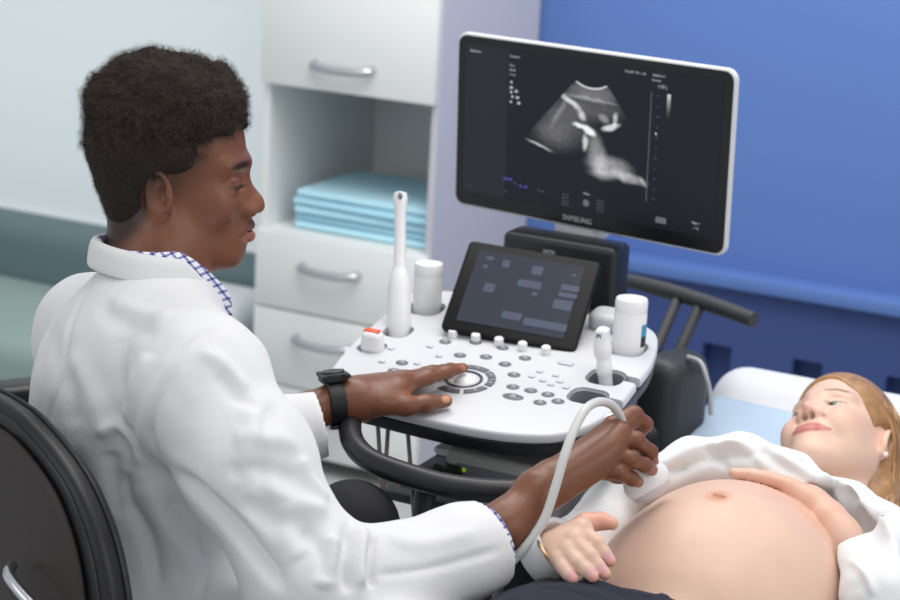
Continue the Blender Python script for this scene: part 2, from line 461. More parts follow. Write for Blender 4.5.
M['cab_shaded'] = mat('cabinet_white_shaded', (192, 192, 200), .45)  # white cabinet laminate with the right side's shade put into its colour
M['chrome_soft'] = mat('brushed_metal', (190, 194, 198), .3, metal=.9)
M['chrome'] = mat('chrome', (200, 202, 206), .15, metal=1)
M['blue_sheet'] = mat('blue_sheet', (168, 214, 232), .85, bump=.2, bscale=80)
M['blue_sheet2'] = mat('blue_sheet_pale', (182, 224, 238), .85, bump=.2, bscale=80)
M['bed_white'] = mat('bed_white_vinyl', (206, 208, 212), .5)
M['paper_blue'] = mat('pale_blue_sheet', (176, 196, 214), .85, bump=.25, bscale=40, bdist=.002)
M['leather'] = mat('black_leather', (22, 22, 25), .38, bump=.25, bscale=350, bdist=.0008)
M['leather_brown'] = mat('dark_brown_shell', (44, 38, 35), .45)
M['printer_grey'] = mat('printer_grey', (186, 186, 182), .5)
M['green_led'] = mat('green_light', (90, 160, 30), .3, emit=(150, 200, 40), estr=.35)
M['teal'] = mat('sofa_teal', (106, 126, 130), .9)
M['green_grey'] = mat('sofa_green_grey', (146, 164, 160), .9)
def frosted():
    m = mat('frosted_glass', (212, 219, 222), .35, emit=(214, 222, 225), estr=.3); return m
M['frosted'] = frosted(); M['scan'] = None
# ------------------------------------------------------------------ people
FLP = {}
def fem_lips(y, zc, S=None):     # a light one-sided smile, laid on the face surface
    if S is not None:
        def on(yy, zz):
            xs = np.linspace(.06, .125, 131); d = S.ev(np.array([S.w((x, yy, zz)) for x in xs])); i = np.where(d < 0)[0]; return xs[i[-1]] if len(i) else .09
        cy, cz = (.0345, zc+.0005) if y > 0 else (-.0290, zc+.0055)
        my = cy*.52; zu = zc+.0036; zl = zc-.0056
        cx = on(cy, cz)
        FLP[y] = [((max(on(y*.004, zu)-.0012, .098), y*.004, zu), (on(my, zu-.0008)-.0010, my, zu-.0006+(cz-zc)*.3), .0042, .0034), ((on(my, zu-.0008)-.0010, my, zu-.0006+(cz-zc)*.3), (cx-.0004, cy, cz+.0004), .0034, .0014),
                  ((max(on(y*.003, zl)-.0022, .0965), y*.003, zl), (on(my, zl)-.0016, my, zl+.0008+(cz-zc)*.3), .0058, .0046), ((on(my, zl)-.0016, my, zl+.0008+(cz-zc)*.3), (cx-.0006, cy*.97, cz-.0012), .0046, .0016)]
    return FLP[y]
def add_head(S, R, T, sc, fem=False):
    S.frame(R, T, sc)
    w = .95 if fem else 1.0
    dz = -.0062 if fem else 0.0; ye = .0305 if fem else .032
    S.ell((-.012, 0, .042), (.092, .075*w, .082), .01)
    S.ell((-.03, 0, .02), (.07, .07*w, .07), .02)
    S.ell((.038, 0, .058), (.05, .06*w, .052), .03)              # forehead
    S.ell((.03, 0, .0), (.058, .060*w, .06), .03)                # mid face
    S.ell((.04, 0, -.052), (.046, .047*w, .045), .03)            # jaw mass
    if not fem: S.ell((.01, 0, -.06), (.055, .05, .034), .03); S.ell((.03, 0, -.075), (.05, .04, .022), .02)
    for y in (1, -1):
        S.cap((.004, y*.052*w, -.045), (.072, y*.016, -.092 if fem else -.086), .016, .015, .028)   # jaw line
        S.ell((.062, y*.036*w, -.018), (.026, .024, .026), .022)                  # cheek
        S.cap((.09, y*.010, .034+dz*.5), (.074, y*.046*w, .034+dz*.5), .009, .008, .018)       # brow
        S.ell((.098, y*.034, .010+dz), (.016, .019, .011), .016, m='-')              # eye socket
    S.ell((.078, 0, -.088 if not fem else -.09), (.017, .019 if not fem else .015, .015), .02)   # chin
    if fem: [S.ell((.036, y*.046, -.034), (.040, .020, .040), .025) for y in (1, -1)]
    S.ell((.078, 0, -.056), (.024, .030, .026), .018)            # muzzle
    br = .0125 if not fem else .009
    S.cap((.088, 0, .012), (.109 if not fem else .104, 0, -.013), .0075, .0095 if not fem else .008, .014)  # nose bridge
    S.ell((.1095 if not fem else .1060, 0, -.022 if not fem else -.0165), (.0125, br, .010), .008)
    for y in (1, -1):
        S.ell((.101 if not fem else .097, y*(.0145 if not fem else .0115), -.027 if not fem else -.0225), (.0125, .0075, .0085), .006)
        S.cap((.084, y*.010, .014), (.092, y*.013, -.02), .011, .012, .012)
        S.ell((.108 if not fem else .1025, y*.0068, -.0345 if not fem else -.0300), (.0055, .0033, .004), .003, m='-')
        # eyelids
        S.ell((.0755, y*ye, .009+dz), (.0155, .0165, .0138), .006)
        S.cap((.0855, y*.018, .0180+dz), (.0825, y*.047, .0165+dz), .0014, .0014, .006)
        S.cap((.086, y*.020, .001+dz), (.082, y*.045, .002+dz), .0016, .0016, .006)
    if not fem: S.ell((.0955, 0, -.043), (.010, .018, .012), .008)
    # lips
    zc = -.057 if fem else -.0545
    if not fem:
        for y in (1, -1):
            S.cap((.104, y*.003, zc+.0065), (.094, y*.023, zc), .0062, .0025, .005)
            S.cap((.1035, y*.002, zc-.0075), (.094, y*.021, zc-.001), .0075, .0028, .005)
        S.ell((.106, 0, zc), (.010, .026, .0005), .0025, m='-')
    else:
        for y in (1, -1):
            for (a_, b_, ra_, rb_) in fem_lips(y, zc, S): S.cap(a_, b_, ra_, rb_, .0028)
            S.cap((.094, y*.022, -.030), (.082, y*.040, -.052), .0022, .0022, .007, m='-'); S.ell((.072, y*.040, -.030), (.018, .014, .018), .02)
        for y in (1, -1):
            q = FLP[y][1]; S.cap((FLP[y][0][0][0]+.0042, 0, zc-.0008), (q[0][0]+.0034, q[0][1], q[0][2]-.0042), .0007, .0007, .0025, m='-'); S.cap((q[0][0]+.0034, q[0][1], q[0][2]-.0042), (q[1][0]+.0012, q[1][1], q[1][2]-.0006), .0007, .0007, .0025, m='-')
        pass
    # ears
    for y in (1, -1):
        Re = rotm((0, 0, 1), y*math.radians(22))@rotm((0, 1, 0), math.radians(-12))
        c = np.array((-.006, y*.0755*w, -.002))
        S.ell(c, (.0165, .0055, .027), .006, R=Re)
        S.ell(c+(.0, y*.002, -.023), (.0095, .0055, .010), .006, R=Re)
        n = 14; pts = []
        for i in range(n):
            a = math.radians(-60+290*i/(n-1))
            loc = np.array((.0150*math.cos(a), y*.0045, .026*math.sin(a)+.001))
            pts.append(c+Re@loc)
        S.chain(pts, [.0036]*n, .003)
        S.ell(c+Re@np.array((.0035, y*.0074, -.002)), (.0085, .0085, .0135), .003, R=Re, m='-')
        S.ell(c+Re@np.array((.0, y*.0062, .015)), (.0085, .0036, .008), .003, R=Re, m='-')
        S.cap(c+Re@np.array((.011, y*.004, -.004)), c+Re@np.array((.013, y*.005, .003)), .0035, .0028, .004)
    return S
def eyes(parent, R, T, sc, iris, lookdir, fem=False):
    white = M['eye_white']; 
    for y in (1, -1):
        c = T+sc*(R@np.array((.0762, y*(.0305 if fem else .032), .009-(.0062 if fem else 0))))
        f = nrm(R@np.array(lookdir)); 
        b = MB(c, *frame_from(f)); r = .0142*sc
        # eyeball with its iris as a second colour: local z = looking direction
        b.ball((0, 0, 0), r, 28)
        V = np.concatenate(b.V); L = (V-c)@f/r
        b.mi = [0]*len(b.F)
        for i, q in enumerate(b.F):
            m = np.mean([L[j] for j in q])
            if m > .985: b.mi[i] = 2
            elif m > .83: b.mi[i] = 1
        b.build('eye', [M['eye_white'], iris, M['black_gloss']], parent)
def frame_from(z):
    z = nrm(z); x = nrm(np.cross((0, 0, 1), z)) if abs(z[2]) < .95 else np.array((1., 0, 0)); y = np.cross(z, x); return x, y
def eye_slit(S, open_=.0045, zc=.009, low=False):
    for y in (1, -1):
        S.ell((.0905, y*.032, zc), (.0105, .0125, open_), .0012, m='-')
def finger(S, pts, rs, k=.006):
    S.chain(pts, rs, k)
def lips_paint(S, R, T, sc, colr, fem):
    out = []
    if not fem:
        for y in (1, -1):
            out.append((T+sc*(R@np.array((.1, y*.008, -.0495))), R, np.array((.02, .016, .0052))*sc, tuple(int(x*.75) for x in colr), .3, .6))
            out.append((T+sc*(R@np.array((.1, y*.006, -.063))), R, np.array((.02, .016, .0085))*sc, colr, .25, .85))
    else:
        for y in (1, -1):
            for (a_, b_, ra_, rb_) in fem_lips(y, -.057): out.append((T+sc*(R@np.array(a_)), T+sc*(R@np.array(b_)), ((ra_+.0003)*sc, (rb_+.0006)*sc), colr, 'cap', .82))
    return out

# ============ the doctor ============
MR = np.stack([nrm((.9992, .0254, -.0295)), nrm((-.0267, .9986, -.0453)), nrm((.0283, .046, .9985))], 1)
MT = np.array((-.372, 2.575, 1.198)); MS = 1.0
AL = math.radians(32); mF = np.array((math.cos(AL), math.sin(AL), 0)); mL = np.array((-math.sin(AL), math.cos(AL), 0))
shR = P(200, 378, 2.44); shL = P(90, 326, 2.76); elR = P(326, 602, 2.37); wrR = P(538, 492, 2.50)
elL = P(190, 452, 2.80); wrL = P(340, 401, 2.865)
nb = (shR+shL)/2 + np.array((0, 0, .045)) + mF*.022 + mL*.010; 
hipc = P(140, 650, 2.62)
def man_body():
    S = Solid()
    add_head(S, MR, MT, MS)
    eye_slit(S, .0026, .0045)
    S.frame(np.eye(3), np.zeros(3))
    hc = MT+MR@np.array((-.022, 0, -.03))
    S.chain([hc, (hc*.45+nb*.55)+mF*.0, nb+np.array((0, 0, -.01))], [.062, .060, .066], .03)
    chest = (shR+shL)/2+np.array((0, 0, -.13))
    Rb = np.stack([mF, mL, ez], 1)
    S.ell(chest, (.10, .16, .19), .05, R=Rb); S.ell((chest+hipc)/2, (.09, .14, .2), .05, R=Rb); S.ell(hipc, (.11, .16, .12), .05, R=Rb)
    S.cap(nb-ez*.04, shR, .055, .055, .04); S.cap(nb-ez*.04, shL, .055, .055, .04)
    S.chain([shR, shR*.5+elR*.5, elR, P(440, 562, 2.43), P(503, 527, 2.468), wrR], [.05, .046, .040, .034, .0285, .0265], .02)
    S.chain([shL, shL*.5+elL*.5, elL, elL*.75+wrL*.25, wrL], [.05, .046, .040, .038, .0265], .02)
    # right hand round the probe (knuckles away from the wrist, fingers curling over)
    hk = .007
    kn = [P(628, 420, 2.60), P(620, 434, 2.56), P(612, 449, 2.545), P(603, 464, 2.54)]  # index..little knuckles
    k_i, k_m, k_r, k_l = kn
    w2 = P(548, 486, 2.51)
    S.cap(wrR, w2, .0275, .027, .015)
    for k_, r_ in ((k_i, .0155), (k_m, .0165), (k_r, .0165), (k_l, .0145)):
        S.cap(w2*.9+k_*.1, k_, .021, r_, .016)
    S.cap(P(575, 470, 2.54), P(607, 440, 2.57), .021, .017, .016)
    S.g = 1
    finger(S, [P(612, 425, 2.585), P(634, 414, 2.60), P(645, 424, 2.615), P(639, 434, 2.628)], [.0125, .0105, .0095, .0085], hk)
    S.g = 2
    finger(S, [P(616, 440, 2.555), P(636, 440, 2.56), P(650, 452, 2.585), P(653, 463, 2.605)], [.0125, .0108, .0095, .008], hk)
    S.g = 3
    finger(S, [P(608, 453, 2.545), P(630, 459, 2.545), P(645, 465, 2.565), P(652, 470, 2.585)], [.0125, .0105, .009, .0078], hk)
    S.g = 4
    finger(S, [P(600, 470, 2.54), P(619, 472, 2.54), P(632, 479, 2.555), P(638, 482, 2.57)], [.0115, .0095, .0085, .0075], hk)
    S.g = 0
    S.chain([P(572, 470, 2.56), P(596, 468, 2.60), P(617, 474, 2.63), P(633, 478, 2.635)], [.017, .0145, .0115, .009], .008)
    # left hand flat on the console
    S.cap(wrL, P(356, 400, 2.875), .027, .027, .015)
    pw = P(356, 399, 2.875)
    pk = [P(402, 385, 2.90), P(405, 381, 2.925), P(402, 380, 2.95), P(396, 382, 2.972)]
    for q, r_ in zip(pk, (.0165, .0155, .0145, .013)): S.cap(pw, q, .024, r_, .018)
    S.cap(P(366, 402, 2.868), P(398, 391, 2.885), .0205, .0155, .016)
    S.ell(P(383, 398, 2.875), (.026, .018, .018), .014)
    finger(S, [P(402, 386, 2.90), P(428, 377, 2.925), P(447, 372, 2.945), P(461, 368.5, 2.96)], [.0135, .0108, .0095, .0078], hk)
    finger(S, [P(405, 381, 2.925), P(432, 373, 2.955), P(450, 370, 2.975), P(463, 368, 2.99)], [.013, .0108, .0095, .0078], hk)
    finger(S, [P(402, 380, 2.95), P(426, 374, 2.985), P(443, 371, 3.0), P(454, 370, 3.01)], [.0125, .0105, .009, .0075], hk)
    finger(S, [P(396, 382, 2.972), P(414, 377, 3.0), P(427, 375, 3.015), P(436, 373, 3.02)], [.0115, .009, .008, .007], hk)
    S.chain([P(380, 403, 2.862), P(405, 406, 2.870), P(426, 403.5, 2.885), P(446, 401, 2.90)], [.018, .0135, .0118, .0095], .010)
    V, Q = S.mesh(.0022, (-.85, 2.15, .45), (.45, 3.15, 1.36))
    V, Q = keep_big(V, Q, 3000)
    V = relax(V, Q, 1, .4)
    blk = (16, 13, 13)
    loc = lambda *p: MT+MR@np.array(p)
    skin = (118, 74, 52)
    pl = [(loc(.086, y*.032, .036), MR@rotm((1, 0, 0), y*-.10), (.024, .022, .0048), (34, 22, 16), .45, .95) for y in (1, -1)]
    pl += [(loc(.087, y*.033, .0075), MR, (.02, .0165, .0018), (18, 10, 8), .6, .95) for y in (1, -1)]
    pl += [(loc(-.03, 0, .05), MR, (.10, .10, .085), (40, 25, 18), .16, .75)]
    pl += [(loc(-.062, 0, -.02), MR, (.062, .10, .085), (30, 20, 16), .15, .9)]
    pl += [(loc(.106, 0, -.043), MR, (.012, .016, .004), (50, 32, 24), .6, .5), (loc(.085, 0, -.095), MR, (.02, .02, .016), (66, 42, 30), .6, .5)]
    pl += lips_paint(None, MR, MT, MS, (158, 98, 84), False)
    pl += [(loc(.115, 0, -.02), MR, (.02, .02, .02), (140, 84, 58), .6, .5)]
    # palm side and nails lighter
    Rh = np.eye(3)
    for c, s_ in ((P(447, 399, 2.889), (.0075, .009, .0055)),):
        pl.append((c, Rh, s_, (205, 150, 118), .35, .9))
    for c in (P(465, 367, 2.957),): pl.append((c, Rh, (.008, .009, .006), (190, 128, 100), .5, .6))
    for c in (P(655, 464, 2.60), P(655, 471, 2.58), P(640, 484, 2.565)): pl.append((c, Rh, (.007, .012, .007), (176, 118, 92), .6, .5))
    for c in (P(405, 392, 2.885),): pl.append((c, Rh, (.03, .02, .008), (160, 104, 74), .6, .5))
    colr = paint(V, skin, pl)
    # hands slightly redder brown
    t = sstep(.0, .12, V[:, 0]-wrR[0]+.05)[:, None]; colr = colr*(1-t*.0)+colr*np.array((1.15, 1.0, .95))*(t*.0)
    return V, Q, colr
def add_person(name, loc, label):
    e = empty(name, loc); return tag(e, label, 'person')
# ------------------------------------------------------------------ the doctor's clothes and hair
def strands(V, N, n, length, wid, curl, seed, direction=None, minn=None):
    """short curly hairs grown from surface points"""
    rg = np.random.default_rng(seed); idx = rg.integers(0, len(V), n); VV = []; FF = []
    base = V[idx]; nn = N[idx]
    a = rg.normal(size=(n, 3)); a -= (a*nn).sum(1)[:, None]*nn; a /= np.linalg.norm(a, axis=1)[:, None]; b = np.cross(nn, a)
    L = length*(.5+rg.random(n)); ph = rg.random(n)*6.28
    K = 5; P_ = []
    for k in range(K+1):
        t = k/K; r = curl*L*.28; ang = ph+t*7
        p = base+nn*(L*(t*.8-.12))[:, None]+a*(r*np.cos(ang)*t**.5)[:, None]+b*(r*np.sin(ang)*t**.5)[:, None]
        P_.append(p)
    for k in range(K+1):
        wv = np.cross(nn, a+b*.3)*(wid*(1-.6*k/K))
        VV.append(P_[k]-wv); VV.append(P_[k]+wv)
    VV = np.stack(VV, 1).reshape(-1, 3); M_ = 2*(K+1)
    q = np.array([(2*k, 2*k+1, 2*k+3, 2*k+2) for k in range(K)])
    FF = (np.arange(n)[:, None, None]*M_+q[None]).reshape(-1, 4)
    return VV, FF
def man_hair(parent):
    S = Solid().frame(MR, MT, MS)
    S.ell((-.008, 0, .099), (.094, .090, .071), .02)
    S.ell((.034, 0, .107), (.053, .075, .046), .02)
    S.ell((-.056, 0, .078), (.062, .088, .076), .03)
    S.ell((-.057, 0, .030), (.050, .080, .06), .03)
    S.ell((-.046, 0, -.020), (.042, .073, .052), .03); S.ell((-.020, 0, .030), (.046, .0815, .046), .02)
    S.ell((.010, 0, .05), (.050, .0815, .045), .015)
    S.ell((.142, 0, .008), (.090, .13, .070), .006, m='-')
    for y in (1, -1):
        S.ell((.018, y*.09, -.034), (.026, .030, .040), .006, m='-')
        S.ell((-.008, y*.086, .0), (.014, .013, .025), .004, m='-')
    S.frame(np.eye(3), np.zeros(3))
    V, Q = S.mesh(.0026, MT-np.array((.2, .16, .12)), MT+np.array((.2, .16, .25)))
    V, Q = keep_big(V, Q, 2000); N = vnormals(V, Q)
    L = (V-MT)@MR
    up = sstep(.02, .085, L[:, 2])
    d = vnoise(V, 26, 9)*.006+vnoise(V, 55, 1)*.0050+vnoise(V, 130, 2)*.0035+vnoise(V, 300, 3)*.0022
    V = V+N*(d*(.25+.75*up))[:, None]
    h = mkmesh('hair', V, Q, M['hair_m'], parent)
    w_ = np.where(up > .25)[0]; w2 = np.where(up <= .35)[0]
    v1, f1 = strands(V[w_], N[w_], 17000, .0105, .00022, 1.0, 5)
    v2, f2 = strands(V[w2], N[w2], 7000, .0045, .0002, .8, 6)
    VV = np.concatenate([v1, v2]); FF = np.concatenate([f1, f2+len(v1)])
    o = mkmesh('hair_curls', VV, FF, M['hair_m2'], h); tag(o, 'fine dark curls standing off the hair', kind='stuff')
    return h
cuffR = P(491, 542, 2.460); cuffL = P(322, 424, 2.845)
def coat(parent):
    S = Solid(); Rb = np.stack([mF, mL, ez], 1); mid = (shR+shL)/2
    S.k = .05
    S.ell(mid-ez*.13+mF*.0, (.125, .190, .20), .05, R=Rb)
    S.ell(mid-ez*.06-mF*.025, (.095, .160, .13), .06, R=Rb)
    S.ell((mid-ez*.13+hipc)/2+mF*.01, (.135, .175, .22), .06, R=Rb)
    S.ell(hipc+ez*.02+mF*.02, (.155, .19, .16), .06, R=Rb)
    S.cap(nb-ez*.015, shR-ez*.005, .070, .082, .05); S.cap(nb-ez*.015, shL-ez*.012+mF*.015, .068, .072, .05)
    S.cap(nb+ez*.0, nb-ez*.08, .078, .09, .04)
    kneeR = P(380, 660, 2.36); kneeL = P(352, 545, 2.72)
    S.cap(hipc-mL*.1, kneeR, .12, .09, .06); S.cap(hipc+mL*.1, kneeL-mF*.16, .12, .088, .06)
    # sleeves
    m1 = P(247, 462, 2.40)
    S.chain([shR-ez*.012, m1, P(306, 574, 2.372), P(325, 588, 2.37)], [.083, .079, .070, .068], .03)
    S.chain([P(322, 588, 2.37), P(400, 578, 2.405), P(460, 555, 2.44), cuffR+(cuffR-P(460, 555, 2.44))*.4], [.069, .061, .0555, .0535], .03)
    eL = P(190, 455, 2.81)
    S.chain([shL-ez*.01, eL, P(260, 438, 2.83), cuffL+(cuffL-eL)*.3], [.080, .066, .052, .045], .03)
    # open sleeve ends
    for c, fr, r in ((cuffR, P(460, 555, 2.44), .0475), (cuffL, P(270, 437, 2.83), .040)):
        ax = nrm(c-fr)
        x, y = frame_from(ax); R = np.stack([x, y, ax], 1)
        S.box(c+ax*.10, (.11, .11, .10), .001, .002, R=R, m='-')
        S.cap(c-ax*.02, c+ax*.09, r, r, .002, m='-')
    # neck opening
    ncap = MT+MR@np.array((-.022, 0, -.03))
    S.cap(nb-ez*.05, nb+(ncap-nb)*1.2, .068, .07, .01, m='-')
    V, Q = S.mesh(.0042, (-.95, 2.0, .35), (.5, 3.2, 1.33))
    V, Q = keep_big(V, Q, 3000); V = relax(V, Q, 2, .5)
    V = strokes(V, Q, COAT_ST)
    N = vnormals(V, Q)
    V = V+N*(vnoise(V, 14, 4)*.0035+vnoise(V, 33, 5)*.0016)[:, None]
    return mkmesh('lab_coat', V, Q, M['coat'], parent)
COAT_ST = [
 # (pixels, width m, height m): ridge + / groove -
 ([(222, 322), (185, 350), (160, 392), (150, 430), (162, 462)], .006, -.007),
 ([(212, 330), (178, 356), (153, 395), (143, 435), (155, 470)], .010, .004),
 ([(170, 470), (210, 505), (250, 545), (290, 590)], .012, -.016),
 ([(250, 395), (255, 440), (240, 480)], .014, .006), ([(275, 400), (262, 450), (262, 500)], .010, -.007),
 ([(215, 372), (235, 395), (262, 412)], .009, -.006), ([(200, 350), (225, 365), (250, 392)], .010, .006),
 ([(240, 500), (275, 520), (320, 530)], .012, -.007), ([(255, 480), (290, 500), (330, 512)], .012, .008),
 ([(348, 500), (350, 530), (345, 560), (350, 595)], .009, -.013), ([(360, 520), (362, 550), (360, 590)], .008, .009),
 ([(372, 535), (370, 560), (372, 590)], .006, -.010), ([(385, 535), (420, 545), (480, 530)], .010, .004),
 ([(335, 535), (332, 560), (320, 590)], .010, .010), ([(300, 525), (320, 550), (325, 585)], .012, -.009),
 ([(375, 575), (430, 568), (505, 548)], .005, -.004), ([(300, 455), (310, 480), (330, 500)], .010, .006),
 ([(100, 440), (118, 425), (135, 440), (140, 470)], .009, .009), ([(110, 450), (112, 480), (120, 520)], .012, -.010),
 ([(125, 470), (128, 500), (150, 540), (160, 590)], .010, -.012), ([(145, 480), (170, 530), (200, 575)], .016, .008),
 ([(165, 500), (190, 520), (215, 560)], .016, -.008), ([(60, 350), (95, 400), (105, 440)], .018, .006),
 ([(45, 330), (70, 380), (75, 430)], .020, -.005), ([(130, 330), (120, 370), (130, 410)], .02, -.005), ([(110, 300), (140, 312), (175, 318)], .012, .005),
 ([(100, 300), (125, 325), (160, 335)], .014, -.005), ([(150, 350), (130, 390), (128, 425)], .014, .006),
 ([(200, 520), (207, 560), (200, 600)], .006, -.006), ([(70, 450), (90, 500), (110, 560)], .02, -.006),
 ([(102, 268), (85, 295), (70, 330), (62, 360), (52, 400), (42, 440)], .005, -.008),
 ([(300, 560), (290, 540), (285, 500)], .014, .006), ([(225, 470), (262, 470), (300, 480)], .010, -.006), ([(230, 440), (265, 437), (300, 446)], .012, .006),
]
def collar(name, matr, parent, ctr, R0, zb, r_top, r_bot, drop, spread, t=.0035, ph0=28, ph1=332, lean=0, fz=.10, fx=.015):
    """folded collar round a neck; phi = 0 in front"""
    n = 60; rows = []
    for i in range(n+1):
        ph = math.radians(ph0+(ph1-ph0)*i/n); c, s_ = math.cos(ph), math.sin(ph); fr = max(0, c)
        dz = -fz*fr**1.3+lean*max(0, -c); d = mF*c*1.08+mL*s_
        def pt(r, z): return ctr+d*r+ez*(z+dz)+mF*(fx*fr)
        dr = drop*(1+spread*fr)
        rows.append([pt(r_top-.002, zb-.045), pt(r_top-.002, zb-.003), pt(r_top+.003, zb+.001), pt(r_top+.008, zb-.004), pt((r_top+r_bot)/2+.004, zb-dr*.5), pt(r_bot, zb-dr)])
    V = np.array(rows); m = V.shape[1]
    V = V.reshape(-1, 3); Fc = [(i*m+j, (i+1)*m+j, (i+1)*m+j+1, i*m+j+1) for i in range(n) for j in range(m-1)]
    o = mkmesh(name, V, Fc, matr, parent)
    so = o.modifiers.new('s', 'SOLIDIFY'); so.thickness = t; so.offset = 0
    sb = o.modifiers.new('b', 'SUBSURF'); sb.levels = 1; sb.render_levels = 1
    return o
def make_man():
    V, Q, c = man_body()
    man = add_person('person', (hipc[0], hipc[1], 0.0), 'seated person in a white lab coat, with short black curly hair, scanning the belly')
    mkmesh('body', V, Q, M['skin_m'], man, col=c)
    eyes(man, MR, MT, MS, M['iris_brown'], (1, -.15, -.45))
    man_hair(man)
    ct = coat(man)
    nc = nb+(MT+MR@np.array((-.022, 0, -.03))-nb)*.30
    collar('coat_collar', M['coat'], ct, nc+mF*.002, None, .046, .071, .083, .036, .7, .004, 27, 333, .012, .11, .008)
    sh = collar('shirt_collar', M['check'], man, nc+mF*.0, None, .055, .066, .072, .030, 1.0, .003, 12, 348, .0, .085, .026)
    # checked shirt cuff just showing at the sleeve end
    ax = nrm(cuffR-P(460, 555, 2.44)); x, y = frame_from(ax)
    b = MB(cuffR-ax*.0205, x, y, ax); prof = [(.0455, 0), (.0455, .0265), (.0445, .0275), (.0430, .0265), (.0430, 0)]
    cs = b.lathe(prof, (0, 0, 0), (0, 0, 1), 40).build('shirt_cuff', M['check'], man)
    # black trousers: thighs to knees, shins down
    T_ = Solid(); kR = P(385, 662, 2.37); kL = P(352, 528, 2.74)
    T_.chain([hipc-mL*.09-ez*.03, kR, kR-ez*.3+mF*.02, kR-ez*.47+mF*.0], [.085, .07, .055, .045], .02)
    T_.chain([hipc+mL*.09-ez*.03, kL, kL-ez*.3+mF*.02, kL-ez*.55+mF*.0], [.085, .062, .052, .045], .02)
    V, Q = T_.mesh(.008, (-.8, 2.0, 0), (.5, 3.2, .9)); mkmesh('trousers', V, Q, M['navy_cloth'], man)
    # watch
    wa = nrm(P(356, 400, 2.872)-P(325, 404, 2.862)); wc = P(335.5, 402, 2.862); x, y = frame_from(wa)
    W = empty('wristwatch', wc); tag(W, 'chunky black wristwatch on the left wrist of the person in the lab coat', 'watch')
    b = MB(wc, x, y, wa); b.lathe([(.0305, -.012), (.034, -.011), (.0345, 0), (.034, .011), (.0305, .012), (.0305, -.012)], (0, 0, 0), (0, 0, 1), 40)
    b.build('strap', M['rubber'], W)
    up = nrm(ez-wa*(ez@wa)); s_ = np.cross(wa, up)
    top = nrm(up*.93-s_*.15)
    cc = wc+top*.036; y2 = np.cross(top, wa)
    b = MB(cc, wa, y2, top); b.prism(rrect(.040, .042, .010), -.005, .007, .002); b.build('case', M['rubber'], W)
    b = MB(cc, wa, y2, top); b.lathe([(.0, .0085), (.014, .0085), (.0165, .0095), (.018, .007), (.018, .004)], (0, 0, 0), (0, 0, 1), 32); b.build('bezel', M['dark_metal'], W)
    for sx in (-1, 1):
        for sy in (-1, 1): MB(cc, wa, y2, top).box((sx*.016, sy*.021, .004), (.008, .008, .006), .001).build('lug', M['dark_metal'], W)
    for sy in (-.011, .011): MB(cc, wa, y2, top).cyl((.019, sy, .001), (.0235, sy, .001), .003, n=10).build('button', M['dark_metal'], W)
    bk = nrm(-up*.9-s_*-.3); b = MB(wc+bk*.036, wa, np.cross(bk, wa), bk); b.box((0, 0, 0), (.024, .03, .006), .002); b.build('buckle', M['dark_metal'], W)
    return man
# ============ the patient ============
FR = np.stack([nrm((-.5758, -.1789, .7978)), nrm((.7684, -.452, .4532)), nrm((.2795, .8739, .3977))], 1)
FT = np.array((.6205, 2.948, .753)); FS = .98
bel = P(724, 606, 2.64)
wnb = FT+FR@np.array((-.055, 0, -.165))*1.0
wch = wr(rm(wnb)[0]+.0, rm(wnb)[1]-.16, .655)
wshR = wr(-.735-.165, 2.73, .66); wshL = wr(-.735+.17, 2.70, .67)
wpel = wr(-.735, 2.02, .687)
welL = P(908, 640, 2.54); wwrL = P(841, 535, 2.625)
welR = P(570, 560, 2.74); wwrR = P(553, 549, 2.46)
def onsurf(c, x, y):
    r = ray(x, y); rad = np.array((.163, .185, .165)); Rr = np.stack([ex, ey, ez], 1)
    o = ((CAM-c)@Rr)/rad; d = (r@Rr)/rad; a = d@d; b = o@d; q = b*b-a*(o@o-1); return CAM+r*((-b-math.sqrt(max(q, 0)))/a)
